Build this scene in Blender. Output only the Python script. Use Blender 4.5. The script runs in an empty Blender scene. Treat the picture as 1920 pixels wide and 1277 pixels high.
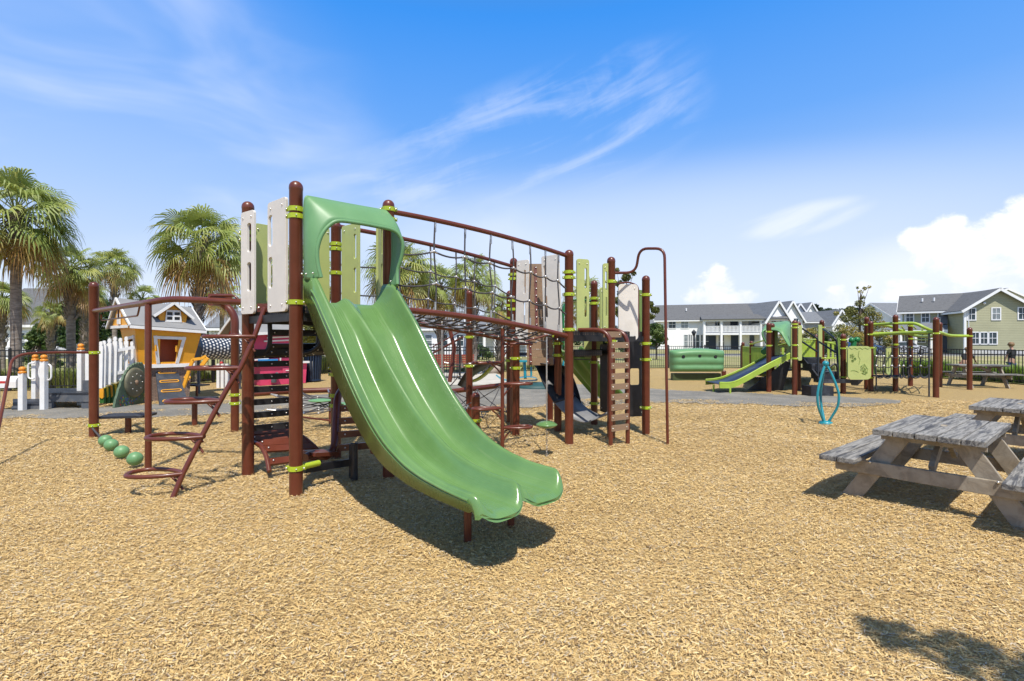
import bpy, bmesh, math, random
import numpy as np
from mathutils import Vector, Matrix, noise
from mathutils.geometry import tessellate_polygon
R = math.radians
scene = bpy.context.scene
COL = scene.collection
# ------------------------------------------------------------------ camera
F = 930.0            # focal length in pixels of the 1920 px wide photograph
EYE = 1.5
cam_d = bpy.data.cameras.new("camera"); cam = bpy.data.objects.new("camera", cam_d); COL.objects.link(cam)
cam.location = (0, 0, EYE); cam.rotation_euler = (R(90), 0, 0)
cam_d.sensor_width = 36.0; cam_d.lens = 36.0*F/1920; cam_d.shift_y = 0.0008
cam_d.clip_start = 0.05; cam_d.clip_end = 3000
scene.camera = cam
# ------------------------------------------------------------------ light
SUN_EL = R(61.5); SUN_AZ = R(171)      # azimuth from +Y, clockwise
sund = Vector((math.sin(SUN_AZ)*math.cos(SUN_EL), math.cos(SUN_AZ)*math.cos(SUN_EL), math.sin(SUN_EL)))
sl = bpy.data.lights.new("sun", 'SUN'); sl.energy = 4.3; sl.angle = R(0.53); sl.color = (1.0, 0.95, 0.87)
so = bpy.data.objects.new("sun", sl); COL.objects.link(so); so.rotation_euler = sund.to_track_quat('Z', 'Y').to_euler(); so.location = (0, 0, 30)
scene.view_settings.view_transform = 'Standard'; scene.view_settings.look = 'None'
scene.view_settings.exposure = 0.40; scene.view_settings.gamma = 1.0
scene.render.film_transparent = False
try:
    scene.cycles.max_bounces = 6; scene.cycles.transparent_max_bounces = 12
except Exception: pass
# ------------------------------------------------------------------ world
class NT:
    def __init__(s, tree): s.t = tree
    def n(s, kind, **kw):
        nd = s.t.nodes.new(kind)
        for k, v in kw.items(): setattr(nd, k, v)
        return nd
    def put(s, inp, v):
        if hasattr(v, 'node'): s.t.links.new(v, inp)
        elif v is not None:
            try: inp.default_value = v
            except Exception: inp.default_value = tuple(v)+(1,)
    def m(s, op, a, b=None, c=None, clamp=False):
        nd = s.n('ShaderNodeMath', operation=op, use_clamp=clamp)
        s.put(nd.inputs[0], a)
        if b is not None: s.put(nd.inputs[1], b)
        if c is not None: s.put(nd.inputs[2], c)
        return nd.outputs[0]
    def mix(s, f, a, b, mode='MIX'):
        nd = s.n('ShaderNodeMix', data_type='RGBA', blend_type=mode)
        s.put(nd.inputs[0], f); s.put(nd.inputs[6], a); s.put(nd.inputs[7], b)
        return nd.outputs[2]
    def smooth(s, x, lo, hi):
        nd = s.n('ShaderNodeMapRange', interpolation_type='SMOOTHSTEP')
        s.put(nd.inputs[0], x); s.put(nd.inputs[1], lo); s.put(nd.inputs[2], hi)
        return nd.outputs[0]
    def noise(s, vec, scale, detail=4, rough=.55, dist=0.0, out=0):
        nd = s.n('ShaderNodeTexNoise'); s.put(nd.inputs['Vector'], vec)
        nd.inputs['Scale'].default_value = scale; nd.inputs['Detail'].default_value = detail
        nd.inputs['Roughness'].default_value = rough; nd.inputs['Distortion'].default_value = dist
        return nd.outputs[out]
    def xyz(s, x, y, z):
        nd = s.n('ShaderNodeCombineXYZ'); s.put(nd.inputs[0], x); s.put(nd.inputs[1], y); s.put(nd.inputs[2], z)
        return nd.outputs[0]
    def ramp(s, f, stops, interp='LINEAR'):
        nd = s.n('ShaderNodeValToRGB'); cr = nd.color_ramp; cr.interpolation = interp
        while len(cr.elements) < len(stops): cr.elements.new(.5)
        for e, (p, c) in zip(cr.elements, stops): e.position = p; e.color = tuple(c)[:3]+(1,)
        s.put(nd.inputs[0], f); return nd.outputs[0]

def make_world():
    w = bpy.data.worlds.new("World"); scene.world = w; w.use_nodes = True
    t = w.node_tree; t.nodes.clear(); N = NT(t)
    out = N.n('ShaderNodeOutputWorld'); bg = N.n('ShaderNodeBackground'); t.links.new(bg.outputs[0], out.inputs[0])
    sky = N.n('ShaderNodeTexSky'); sky.sky_type = 'NISHITA'; sky.sun_disc = False
    sky.sun_elevation = SUN_EL; sky.sun_rotation = SUN_AZ; sky.air_density = 1.0; sky.dust_density = .4; sky.ozone_density = 2.5
    tc = N.n('ShaderNodeTexCoord'); sp = N.n('ShaderNodeSeparateXYZ'); t.links.new(tc.outputs['Generated'], sp.inputs[0])
    x, y, z = sp.outputs
    az = N.m('ARCTAN2', x, y); el = N.m('ARCSINE', z)
    # deepen the blue away from the horizon (polarised look of a clear day)
    grad = N.ramp(N.m('DIVIDE', el, 1.5708), [(0, (.60, .68, .83)), (.07, (.50, .62, .84)), (.165, (.285, .475, .84)), (.25, (.125, .35, .83)), (.37, (.036, .265, .80)), (.47, (.09, .21, .45)), (.60, (.20, .235, .31)), (1.0, (.20, .22, .27))])
    base = N.mix(1.0, grad, (10, 10, 10, 1), 'MULTIPLY')
    base = N.mix(.12, base, sky.outputs[0])
    # thin veil of high cloud, patchy
    v1 = N.xyz(N.m('MULTIPLY', az, 1.6), N.m('MULTIPLY', el, 4.2), .3)
    veil = N.smooth(N.noise(v1, 1.7, 4, .5, .6), .42, .80)
    def ell(a0, e0, wa, he, rot=0.0):
        da = N.m('SUBTRACT', az, a0); de = N.m('SUBTRACT', el, e0)
        c, s_ = math.cos(rot), math.sin(rot)
        p = N.m('ADD', N.m('MULTIPLY', da, c), N.m('MULTIPLY', de, s_))
        q = N.m('SUBTRACT', N.m('MULTIPLY', de, c), N.m('MULTIPLY', da, s_))
        p = N.m('DIVIDE', p, wa); q = N.m('DIVIDE', q, he)
        r2 = N.m('ADD', N.m('MULTIPLY', p, p), N.m('MULTIPLY', q, q))
        return N.m('SUBTRACT', 1.0, r2)
    def px(xp, yp):     # direction of a photo pixel as azimuth, elevation
        a = math.atan2(xp-960, F); return a, math.atan2((640-yp)*math.cos(a), F)
    left = N.m('MAXIMUM', N.m('MAXIMUM', ell(*px(20, 200), .60, .42), N.m('MULTIPLY', ell(*px(420, 400), .75, .20), .8)), 0.0)
    veilm = N.m('MULTIPLY', N.m('ADD', N.m('MULTIPLY', veil, .42), .10), N.smooth(left, 0.0, .95))
    # cirrus streaks
    c, s_ = math.cos(.33), math.sin(.33)
    pa = N.m('ADD', N.m('MULTIPLY', az, c), N.m('MULTIPLY', el, s_)); pb = N.m('SUBTRACT', N.m('MULTIPLY', el, c), N.m('MULTIPLY', az, s_))
    st = N.noise(N.xyz(N.m('MULTIPLY', pa, 3.6), N.m('MULTIPLY', pb, 22.0), 2.2), 1.0, 8, .55, .55)
    st2 = N.noise(N.xyz(N.m('MULTIPLY', pa, 26.0), N.m('MULTIPLY', pb, 7.0), 5.2), 1.0, 6, .6, 1.4)
    reg = N.m('MAXIMUM', ell(*px(960, 262), .42, .110, .30), N.m('MULTIPLY', ell(*px(1140, 238), .22, .11, .25), .9))
    reg = N.smooth(reg, 0.0, .75)
    cir = N.m('MULTIPLY', N.smooth(N.m('ADD', N.m('MULTIPLY', st, .9), N.m('MULTIPLY', st2, .10)), .40, .68), reg)
    cir = N.m('MULTIPLY', cir, .27)
    reg2 = N.smooth(ell(*px(1500, 412), .12, .032, .12), 0.0, .8)
    cir2 = N.m('MULTIPLY', N.m('MULTIPLY', N.smooth(st, .3, .7), reg2), .5)
    # low white haze bank toward the right
    bank = N.m('MULTIPLY', N.smooth(ell(*px(1250, 470), .75, .19), 0.0, 1.0), .34)
    bank = N.m('ADD', bank, N.m('MULTIPLY', N.smooth(ell(*px(1830, 530), .26, .10), 0.0, 1.0), .42), clamp=True)
    # cumulus
    d = None
    for (xp, yp, wx, hy) in [(1800, 470, 95, 52), (1745, 462, 58, 40), (1780, 425, 38, 30), (1720, 450, 38, 28), (1890, 435, 70, 58), (1915, 408, 55, 50), (1840, 500, 110, 45), (1960, 470, 120, 80),
                             (1345, 535, 44, 36), (1345, 515, 24, 22), (1320, 560, 50, 30), (1390, 560, 40, 22),
                             (1572, 555, 30, 26), (1560, 575, 60, 18), (1690, 545, 60, 24), (1620, 540, 30, 18), (1850, 540, 90, 30)]:
        a, e = px(xp, yp); ca = math.cos(a)
        g = ell(a, e, wx/F*ca*ca, hy/F*ca)
        d = g if d is None else N.m('SMOOTH_MAX', d, g, .25)
    v3 = N.xyz(az, N.m('MULTIPLY', el, 1.25), 1.0)
    nz = N.noise(v3, 17.0, 9, .62, .3)
    nz2 = N.noise(v3, 52.0, 5, .6, .2)
    dd = N.m('ADD', N.m('ADD', d, N.m('MULTIPLY', N.m('SUBTRACT', nz, .5), 2.6)), N.m('MULTIPLY', N.m('SUBTRACT', nz2, .5), .7))
    cum = N.smooth(dd, .05, .85)
    soft = N.smooth(el, .005, .16)          # lower parts melt in the haze
    cum = N.m('MULTIPLY', cum, N.m('ADD', N.m('MULTIPLY', soft, .65), .30))
    shade = N.smooth(N.m('ADD', nz, N.m('MULTIPLY', el, 1.4)), .45, .78)
    ccol = N.mix(shade, (7.3, 7.7, 8.6, 1), (9.4, 9.4, 9.4, 1))
    wht = (8.6, 8.8, 9.4, 1)
    # random small tufts
    col = N.mix(veilm, base, wht)
    col = N.mix(cir, col, wht); col = N.mix(cir2, col, wht); col = N.mix(bank, col, wht)
    col = N.mix(cum, col, ccol)
    t.links.new(col, bg.inputs[0]); bg.inputs[1].default_value = 0.095
make_world()
# ------------------------------------------------------------------ geometry helpers
def D(by): return F*EYE/(by-640.0)                  # distance at which the ground sits on photo row by
def W(x, y, by):                                    # world point seen at (x, y) standing as far as ground row by
    d = D(by); return Vector(((x-960)*d/F, d, EYE-(y-640)*d/F))
def WD(x, y, d): return Vector(((x-960)*d/F, d, EYE-(y-640)*d/F))
def G(x, y): return W(x, y, y)
def lerp(a, b, t): return a+(b-a)*t
def interp(tab, x): return float(np.interp(x, [p[0] for p in tab], [p[1] for p in tab]))

class MB:
    def __init__(s): s.v = []; s.f = []; s.s = []; s.mi = []; s.k = 0
    def add(s, vs, fs, smooth=False, mi=None):
        o = len(s.v); s.v += [tuple(p) for p in vs]
        for f in fs: s.f.append(tuple(i+o for i in f)); s.s.append(smooth); s.mi.append(s.k if mi is None else mi)
        return s
    def box(s, c, size, rz=0.0, M=None):
        c = Vector(c); h = Vector(size)/2
        if M is None: M = Matrix.Rotation(rz, 3, 'Z')
        vs = [c+M@Vector((x*h.x, y*h.y, z*h.z)) for x in (-1, 1) for y in (-1, 1) for z in (-1, 1)]
        return s.add(vs, [(0, 1, 3, 2), (4, 6, 7, 5), (0, 4, 5, 1), (2, 3, 7, 6), (0, 2, 6, 4), (1, 5, 7, 3)])
    def beam(s, p, q, w, h, up=Vector((0, 0, 1))):          # rectangular bar from p to q: w sideways, h along up
        p = Vector(p); q = Vector(q); d = (q-p); L = d.length; d.normalize()
        sd = d.cross(up); 
        if sd.length < 1e-4: sd = Vector((1, 0, 0))
        sd.normalize(); u = sd.cross(d).normalized()
        M = Matrix((d, sd, u)).transposed()
        return s.box((p+q)/2, (L, w, h), M=M)
    def hexa(s, a, b):                                       # two quads, bottom/top or front/back, 4 points each
        return s.add(list(a)+list(b), [(3, 2, 1, 0), (4, 5, 6, 7), (0, 1, 5, 4), (1, 2, 6, 5), (2, 3, 7, 6), (3, 0, 4, 7)])
    def tube(s, pts, r, n=10, closed=False, caps=True, smooth=True):
        pts = [Vector(p) for p in pts]; m = len(pts)
        rs = r if isinstance(r, (list, tuple)) else [r]*m
        T = []
        for i in range(m):
            if closed: t = pts[(i+1) % m]-pts[i-1]
            else: t = pts[min(i+1, m-1)]-pts[max(i-1, 0)]
            T.append(t.normalized() if t.length > 1e-9 else Vector((0, 0, 1)))
        ref = Vector((0, 0, 1)) if abs(T[0].z) < .9 else Vector((1, 0, 0))
        u = T[0].cross(ref).normalized(); vs = []
        for i in range(m):
            u = (u-T[i]*u.dot(T[i]))
            if u.length < 1e-6: u = T[i].orthogonal()
            u.normalize(); w = T[i].cross(u)
            for k in range(n):
                a = 2*math.pi*k/n; vs.append(pts[i]+(u*math.cos(a)+w*math.sin(a))*rs[i])
        fs = []
        for i in range(m if closed else m-1):
            j = (i+1) % m
            for k in range(n): fs.append((i*n+k, i*n+(k+1) % n, j*n+(k+1) % n, j*n+k))
        s.add(vs, fs, smooth)
        if caps and not closed:
            s.add(vs[:n], [tuple(range(n-1, -1, -1))]); s.add(vs[-n:], [tuple(range(n))])
        return s
    def lathe(s, prof, c, n=16, smooth=True, M=None):        # prof = [(r, z)...]
        c = Vector(c); vs = []
        for (r, z) in prof:
            for k in range(n):
                a = 2*math.pi*k/n; p = Vector((r*math.cos(a), r*math.sin(a), z)); vs.append(c+(M@p if M else p))
        fs = [(i*n+k, i*n+(k+1) % n, (i+1)*n+(k+1) % n, (i+1)*n+k) for i in range(len(prof)-1) for k in range(n)]
        s.add(vs, fs, smooth)
        if prof[0][0] > 1e-4: s.add(vs[:n], [tuple(range(n-1, -1, -1))])
        if prof[-1][0] > 1e-4: s.add(vs[-n:], [tuple(range(n))])
        return s
    def ball(s, c, r, n=12, sq=(1, 1, 1), M=None):
        prof = [(max(1e-5, math.sin(math.pi*i/n)), -math.cos(math.pi*i/n)) for i in range(n+1)]
        S = Matrix.Diagonal(Vector((r*sq[0], r*sq[1], r*sq[2])))
        return s.lathe(prof, c, n+4, True, (M@S if M else S))
    def slab(s, outer, holes, o, u, v, t):                   # flat plate with holes; outer/holes in (u, v) metres, thickness t along u x v
        o = Vector(o); u = Vector(u); v = Vector(v); nrm = u.cross(v).normalized()
        loops = [outer]+list(holes)
        flat = [Vector((p[0], p[1], 0)) for l in loops for p in l]
        tri = tessellate_polygon([[Vector((p[0], p[1], 0)) for p in l] for l in loops])
        P = [o+u*p.x+v*p.y for p in flat]; A = [p+nrm*t/2 for p in P]; B = [p-nrm*t/2 for p in P]
        n = len(P); fs = []
        for a, b, c in tri:
            ar = (flat[b]-flat[a]).cross(flat[c]-flat[a]).z
            if ar < 0: b, c = c, b
            fs += [(a, b, c), (n+c, n+b, n+a)]
        k = 0
        for l in loops:
            m = len(l)
            for i in range(m):
                j = (i+1) % m; fs.append((k+i, n+k+i, n+k+j, k+j))
            k += m
        return s.add(A+B, fs)
    def loft(s, rows, smooth=True, closed=False):
        n = len(rows[0]); vs = [p for r in rows for p in r]; fs = []
        for i in range(len(rows)-1):
            for k in range(n if closed else n-1):
                k2 = (k+1) % n; fs.append((i*n+k, i*n+k2, (i+1)*n+k2, (i+1)*n+k))
        return s.add(vs, fs, smooth)
    def build(s, name, mats, parent=None, recalc=True, solid=None, bevel=None):
        o0 = Vector((0, 0, 0)); p = parent
        while p is not None: o0 += p.location; p = p.parent
        me = bpy.data.meshes.new(name)
        me.from_pydata([(a-o0.x, b-o0.y, c-o0.z) for a, b, c in s.v], [], s.f)
        if not isinstance(mats, (list, tuple)): mats = [mats]
        for m in mats: me.materials.append(m)
        me.polygons.foreach_set('use_smooth', s.s); me.polygons.foreach_set('material_index', s.mi)
        if recalc:
            bm = bmesh.new(); bm.from_mesh(me); bmesh.ops.recalc_face_normals(bm, faces=bm.faces); bm.to_mesh(me); bm.free()
        me.update()
        ob = bpy.data.objects.new(name, me); COL.objects.link(ob)
        if parent is not None: ob.parent = parent
        if solid:
            md = ob.modifiers.new('solid', 'SOLIDIFY'); md.thickness = solid; md.offset = 0
        if bevel:
            md = ob.modifiers.new('bevel', 'BEVEL'); md.width = bevel; md.segments = 2; md.limit_method = 'ANGLE'; md.angle_limit = R(40)
        return ob

def rrect(w, h, r=.03, x0=0, y0=0, seg=4):
    pts = []
    for cx, cy, a0 in ((w-r, r, -90), (w-r, h-r, 0), (r, h-r, 90), (r, r, 180)):
        for i in range(seg+1):
            a = R(a0+90*i/seg); pts.append((x0+cx+r*math.cos(a), y0+cy+r*math.sin(a)))
    return pts
def circle2(cx, cy, r, n=20): return [(cx+r*math.cos(2*math.pi*i/n), cy+r*math.sin(2*math.pi*i/n)) for i in range(n)]
def fillet(pts, r=.12, seg=6):
    pts = [Vector(p) for p in pts]; out = [pts[0]]
    for i in range(1, len(pts)-1):
        a, b, c = pts[i-1], pts[i], pts[i+1]
        d1 = (a-b); d2 = (c-b); k = min(r, d1.length*.49, d2.length*.49)
        p = b+d1.normalized()*k; q = b+d2.normalized()*k
        for j in range(seg+1):
            t = j/seg; out.append(p*(1-t)**2+b*2*t*(1-t)+q*t*t)
    return out+[pts[-1]]
def crom(pts, seg=6, closed=False):
    pts = [Vector(p) for p in pts]; n = len(pts); out = []
    rng = range(n) if closed else range(n-1)
    for i in rng:
        if closed: p0, p1, p2, p3 = pts[i-1], pts[i], pts[(i+1) % n], pts[(i+2) % n]
        else: p0, p1, p2, p3 = pts[max(i-1, 0)], pts[i], pts[i+1], pts[min(i+2, n-1)]
        for j in range(seg):
            t = j/seg
            out.append(.5*((2*p1)+(-p0+p2)*t+(2*p0-5*p1+4*p2-p3)*t*t+(-p0+3*p1-3*p2+p3)*t**3))
    if not closed: out.append(pts[-1])
    return out
def sagline(p, q, sag=.05, n=8):
    p = Vector(p); q = Vector(q); return [p.lerp(q, i/n)-Vector((0, 0, 4*sag*(i/n)*(1-i/n))) for i in range(n+1)]
def tag(o, label=None, cat=None, group=None, kind=None):
    if label: o['label'] = label
    if cat: o['category'] = cat
    if group: o['group'] = group
    if kind: o['kind'] = kind
    return o
def thing(name, loc, label, cat, group=None):
    o = bpy.data.objects.new(name, None); COL.objects.link(o); o.location = loc; o.empty_display_size = .2
    return tag(o, label, cat, group)
def copy_tree(o, parent=None):
    c = o.copy(); COL.objects.link(c)
    if parent is not None: c.parent = parent
    for ch in list(o.children): copy_tree(ch, c)
    return c
# ------------------------------------------------------------------ materials
def bsdf_mat(name):
    m = bpy.data.materials.new(name); m.use_nodes = True; t = m.node_tree
    b = [n for n in t.nodes if n.type == 'BSDF_PRINCIPLED'][0]
    return m, NT(t), b
def mat(name, col, rough=.5, var=.12, scale=6.0, bump=0.0, bscale=60.0, metal=0.0, coat=0.0, spec=None, streak=None, dust=None):
    m, N, b = bsdf_mat(name)
    tc = N.n('ShaderNodeTexCoord'); vec = tc.outputs['Object']
    if streak:
        mp = N.n('ShaderNodeMapping'); N.put(mp.inputs[0], vec); mp.inputs['Scale'].default_value = streak; vec = mp.outputs[0]
    nz = N.noise(vec, scale, 5, .6)
    c1 = tuple(max(0, c*(1-var)) for c in col)+(1,); c2 = tuple(min(1, c*(1+var)) for c in col)+(1,)
    colr = N.mix(N.smooth(nz, .3, .7), c1, c2)
    if dust:
        colr = N.mix(N.m('MULTIPLY', N.smooth(N.noise(tc.outputs['Object'], 3.1, 7, .7), .48, .75), dust[3]), colr, tuple(dust[:3])+(1,))
    N.put(b.inputs['Base Color'], colr)
    N.put(b.inputs['Roughness'], N.m('ADD', N.m('MULTIPLY', nz, .22), rough-.11)); b.inputs['Metallic'].default_value = metal
    if coat: b.inputs['Coat Weight'].default_value = coat; b.inputs['Coat Roughness'].default_value = .12
    if spec is not None: b.inputs['Specular IOR Level'].default_value = spec
    if bump:
        bp = N.n('ShaderNodeBump'); bp.inputs['Strength'].default_value = bump; bp.inputs['Distance'].default_value = .01
        N.put(bp.inputs['Height'], N.noise(vec, bscale, 4, .6)); N.put(b.inputs['Normal'], bp.outputs[0])
    return m
DUST = (.42, .34, .24, .25)
M_brown = mat('brown_powder_coat', (.120, .027, .0125), .36, .10, 5, .05, 90, coat=.10, dust=(.22, .075, .03, .22))
M_lime = mat('lime_clamp', (.37, .47, .022), .42, .1, 8)
M_lime2 = mat('lime_steel', (.33, .45, .05), .4, .1, 4, dust=DUST)
def slide_mat():
    m, N, b = bsdf_mat('green_plastic'); tc = N.n('ShaderNodeTexCoord'); mp = N.n('ShaderNodeMapping'); N.put(mp.inputs[0], tc.outputs['Object'])
    mp.inputs['Rotation'].default_value = (0, 0, R(43)); m2 = N.n('ShaderNodeMapping'); N.put(m2.inputs[0], mp.outputs[0]); m2.inputs['Scale'].default_value = (.9, 26, .25); mp = m2
    st = N.noise(mp.outputs[0], 1.3, 6, .65, .3); nz = N.noise(tc.outputs['Object'], 2.4, 6, .65)
    c = N.mix(N.smooth(nz, .3, .7), (.108, .215, .066, 1), (.135, .255, .085, 1))
    c = N.mix(N.m('MULTIPLY', N.smooth(st, .56, .70), .30), c, (.19, .28, .13, 1))
    c = N.mix(N.m('MULTIPLY', N.smooth(st, .42, .32), .35), c, (.085, .165, .055, 1))
    N.put(b.inputs['Base Color'], c); N.put(b.inputs['Roughness'], N.m('ADD', .20, N.m('MULTIPLY', N.smooth(st, .45, .65), .16)))
    b.inputs['Coat Weight'].default_value = .1; b.inputs['Coat Roughness'].default_value = .15
    bp = N.n('ShaderNodeBump'); bp.inputs['Strength'].default_value = .06; bp.inputs['Distance'].default_value = .01
    N.put(bp.inputs['Height'], N.noise(tc.outputs['Object'], 150, 3, .6)); N.put(b.inputs['Normal'], bp.outputs[0]); return m
M_slide = slide_mat()
M_hood = mat('green_plastic_hood', (.130, .285, .120), .46, .06, 2.2, .05, 130, dust=(.20, .34, .18, .3))
M_dkgreen = mat('dark_green_plastic', (.015, .17, .05), .35, .08, 2)
M_beige = mat('beige_plastic', (.70, .655, .585), .5, .05, 3, .05, 70, dust=(.40, .36, .30, .35))
M_pgreen = mat('pale_green_plastic', (.42, .47, .16), .5, .05, 3, .05, 70, dust=(.34, .36, .16, .35))
M_ogreen = mat('olive_plastic', (.16, .25, .045), .5, .05, 3)
M_black = mat('black_vinyl_steel', (.012, .012, .014), .45, .3, 10, dust=(.14, .12, .10, .22))
M_rubber = mat('dark_rubber', (.018, .020, .026), .5, .25, 8, .1, 60, dust=(.16, .17, .20, .35))
M_belt_lit = mat('lit_belt_grey', (.19, .19, .19), .42, .15, 4, dust=(.30, .28, .25, .3))
M_rope = mat('rope', (.062, .058, .062), .75, .3, 60, .5, 220)
M_alu = mat('aluminium', (.55, .53, .50), .38, .15, 20, metal=.85)
M_bolt = mat('bolt_steel', (.72, .70, .66), .3, .1, 20, metal=.9)
M_plank = mat('tan_plank', (.27, .175, .105), .6, .14, 5, .2, 50, streak=(2, 2, 20))
M_white = mat('white_paint', (.78, .77, .74), .5, .04, 4, dust=(.45, .40, .33, .25))
M_teal = mat('teal_paint', (.016, .24, .29), .38, .1, 4, coat=.1)
M_orange = mat('orange_paint', (.80, .36, .022), .45, .05, 3, dust=(.45, .24, .06, .25))
M_orange2 = mat('deep_orange', (.72, .26, .02), .45, .08, 6)
M_pink = mat('pink_paint', (.62, .05, .13), .5, .06, 3)
M_red = mat('red_paint', (.50, .035, .03), .5, .08, 3)
M_redwood = mat('red_stained_wood', (.26, .05, .028), .55, .15, 4, .2, 30)
M_black2 = mat('black_iron', (.012, .013, .015), .4, .2, 10)
M_navy = mat('navy_steel', (.012, .026, .055), .4, .2, 10)
M_darkgrey = mat('dark_grey_plastic', (.085, .095, .11), .5, .12, 6, dust=DUST)
M_stone = mat('boulder_stone', (.36, .30, .24), .85, .2, 3, .6, 12)

def dots_mat(name, base, hole, k):
    m, N, b = bsdf_mat(name)
    tc = N.n('ShaderNodeTexCoord')
    vo = N.n('ShaderNodeTexVoronoi'); N.put(vo.inputs['Vector'], tc.outputs['Object']); vo.inputs['Scale'].default_value = k
    try: vo.inputs['Randomness'].default_value = .0
    except Exception: pass
    N.put(b.inputs['Base Color'], N.mix(N.smooth(vo.outputs['Distance'], .30, .36), tuple(hole)+(1,), tuple(base)+(1,)))
    b.inputs['Roughness'].default_value = .5
    return m

def wood_mat(name, c_dark, c_light, along=(1, 12, 12), weather=True):
    m, N, b = bsdf_mat(name)
    tc = N.n('ShaderNodeTexCoord'); mp = N.n('ShaderNodeMapping'); N.put(mp.inputs[0], tc.outputs['Object']); mp.inputs['Scale'].default_value = along
    g = N.noise(mp.outputs[0], 3.2, 8, .65, .8)
    g2 = N.noise(mp.outputs[0], 1.1, 5, .7, 1.2)
    col = N.mix(N.smooth(g, .35, .62), tuple(c_dark)+(1,), tuple(c_light)+(1,))
    if weather:
        col = N.mix(N.m('MULTIPLY', N.smooth(g2, .50, .60), .82), col, (.045, .046, .052, 1))
    N.put(b.inputs['Base Color'], col); b.inputs['Roughness'].default_value = .8
    bp = N.n('ShaderNodeBump'); bp.inputs['Strength'].default_value = .55; bp.inputs['Distance'].default_value = .006
    N.put(bp.inputs['Height'], g); N.put(b.inputs['Normal'], bp.outputs[0])
    return m
def siding_mat(name, col, pitch=.18, axis=2):
    m, N, b = bsdf_mat(name)
    tc = N.n('ShaderNodeTexCoord'); sp = N.n('ShaderNodeSeparateXYZ'); N.put(sp.inputs[0], tc.outputs['Object'])
    fr = N.m('FRACT', N.m('DIVIDE', sp.outputs[axis], pitch))
    nz = N.noise(tc.outputs['Object'], .5, 5, .6)
    c = N.mix(N.smooth(nz, .3, .7), tuple(x*.92 for x in col)+(1,), tuple(min(1, x*1.05) for x in col)+(1,))
    groove = N.smooth(fr, .10, .0)
    N.put(b.inputs['Base Color'], N.mix(N.m('MULTIPLY', groove, .40), c, tuple(x*.35 for x in col)+(1,)))
    bp = N.n('ShaderNodeBump'); bp.inputs['Strength'].default_value = 1; bp.inputs['Distance'].default_value = .02
    N.put(bp.inputs['Height'], N.m('SUBTRACT', 1.0, fr)); N.put(b.inputs['Normal'], bp.outputs[0]); b.inputs['Roughness'].default_value = .6
    return m
def shingle_mat(name, col):
    m, N, b = bsdf_mat(name)
    tc = N.n('ShaderNodeTexCoord')
    br = N.n('ShaderNodeTexBrick'); mp = N.n('ShaderNodeMapping'); N.put(mp.inputs[0], tc.outputs['Object']); mp.inputs['Rotation'].default_value = (R(90), 0, 0)
    N.put(br.inputs['Vector'], mp.outputs[0]); br.inputs['Scale'].default_value = 3.0; br.inputs['Mortar Size'].default_value = .012
    br.inputs['Color1'].default_value = tuple(x*.8 for x in col)+(1,); br.inputs['Color2'].default_value = tuple(x*1.25 for x in col)+(1,); br.inputs['Mortar'].default_value = tuple(x*.5 for x in col)+(1,)
    nz = N.noise(tc.outputs['Object'], 3, 6, .7)
    N.put(b.inputs['Base Color'], N.mix(N.smooth(nz, .3, .7), br.outputs[0], tuple(x*1.15 for x in col)+(1,), 'MIX')); b.inputs['Roughness'].default_value = .9
    return m
def brick_mat(name, c1, c2, mortar, scale):
    m, N, b = bsdf_mat(name)
    tc = N.n('ShaderNodeTexCoord'); mp = N.n('ShaderNodeMapping'); N.put(mp.inputs[0], tc.outputs['Object']); mp.inputs['Rotation'].default_value = (R(90), 0, 0)
    br = N.n('ShaderNodeTexBrick'); N.put(br.inputs['Vector'], mp.outputs[0]); br.inputs['Scale'].default_value = scale
    br.inputs['Color1'].default_value = tuple(c1)+(1,); br.inputs['Color2'].default_value = tuple(c2)+(1,); br.inputs['Mortar'].default_value = tuple(mortar)+(1,)
    N.put(b.inputs['Base Color'], br.outputs[0]); b.inputs['Roughness'].default_value = .85
    return m
M_wood = wood_mat('weathered_wood', (.12, .112, .10), (.30, .285, .258))
M_wood_leg = wood_mat('weathered_wood_leg', (.235, .195, .145), (.34, .29, .22), (3, 3, 3), False)
M_glass = mat('window_glass', (.035, .055, .065), .12, .3, 1.5)
M_glass2 = mat('window_blind', (.22, .25, .26), .2, .3, 1.5)
M_trim = mat('white_trim', (.80, .80, .80), .5, .03, 2)
M_roof = shingle_mat('grey_shingles', (.110, .112, .116))
M_roof2 = shingle_mat('mid_grey_shingles', (.15, .16, .175))
M_sage = siding_mat('sage_siding', (.37, .36, .225), .2)
M_wside = siding_mat('white_siding', (.88, .875, .86), .2)
M_gside = siding_mat('grey_siding', (.42, .42, .40), .2)
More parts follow.
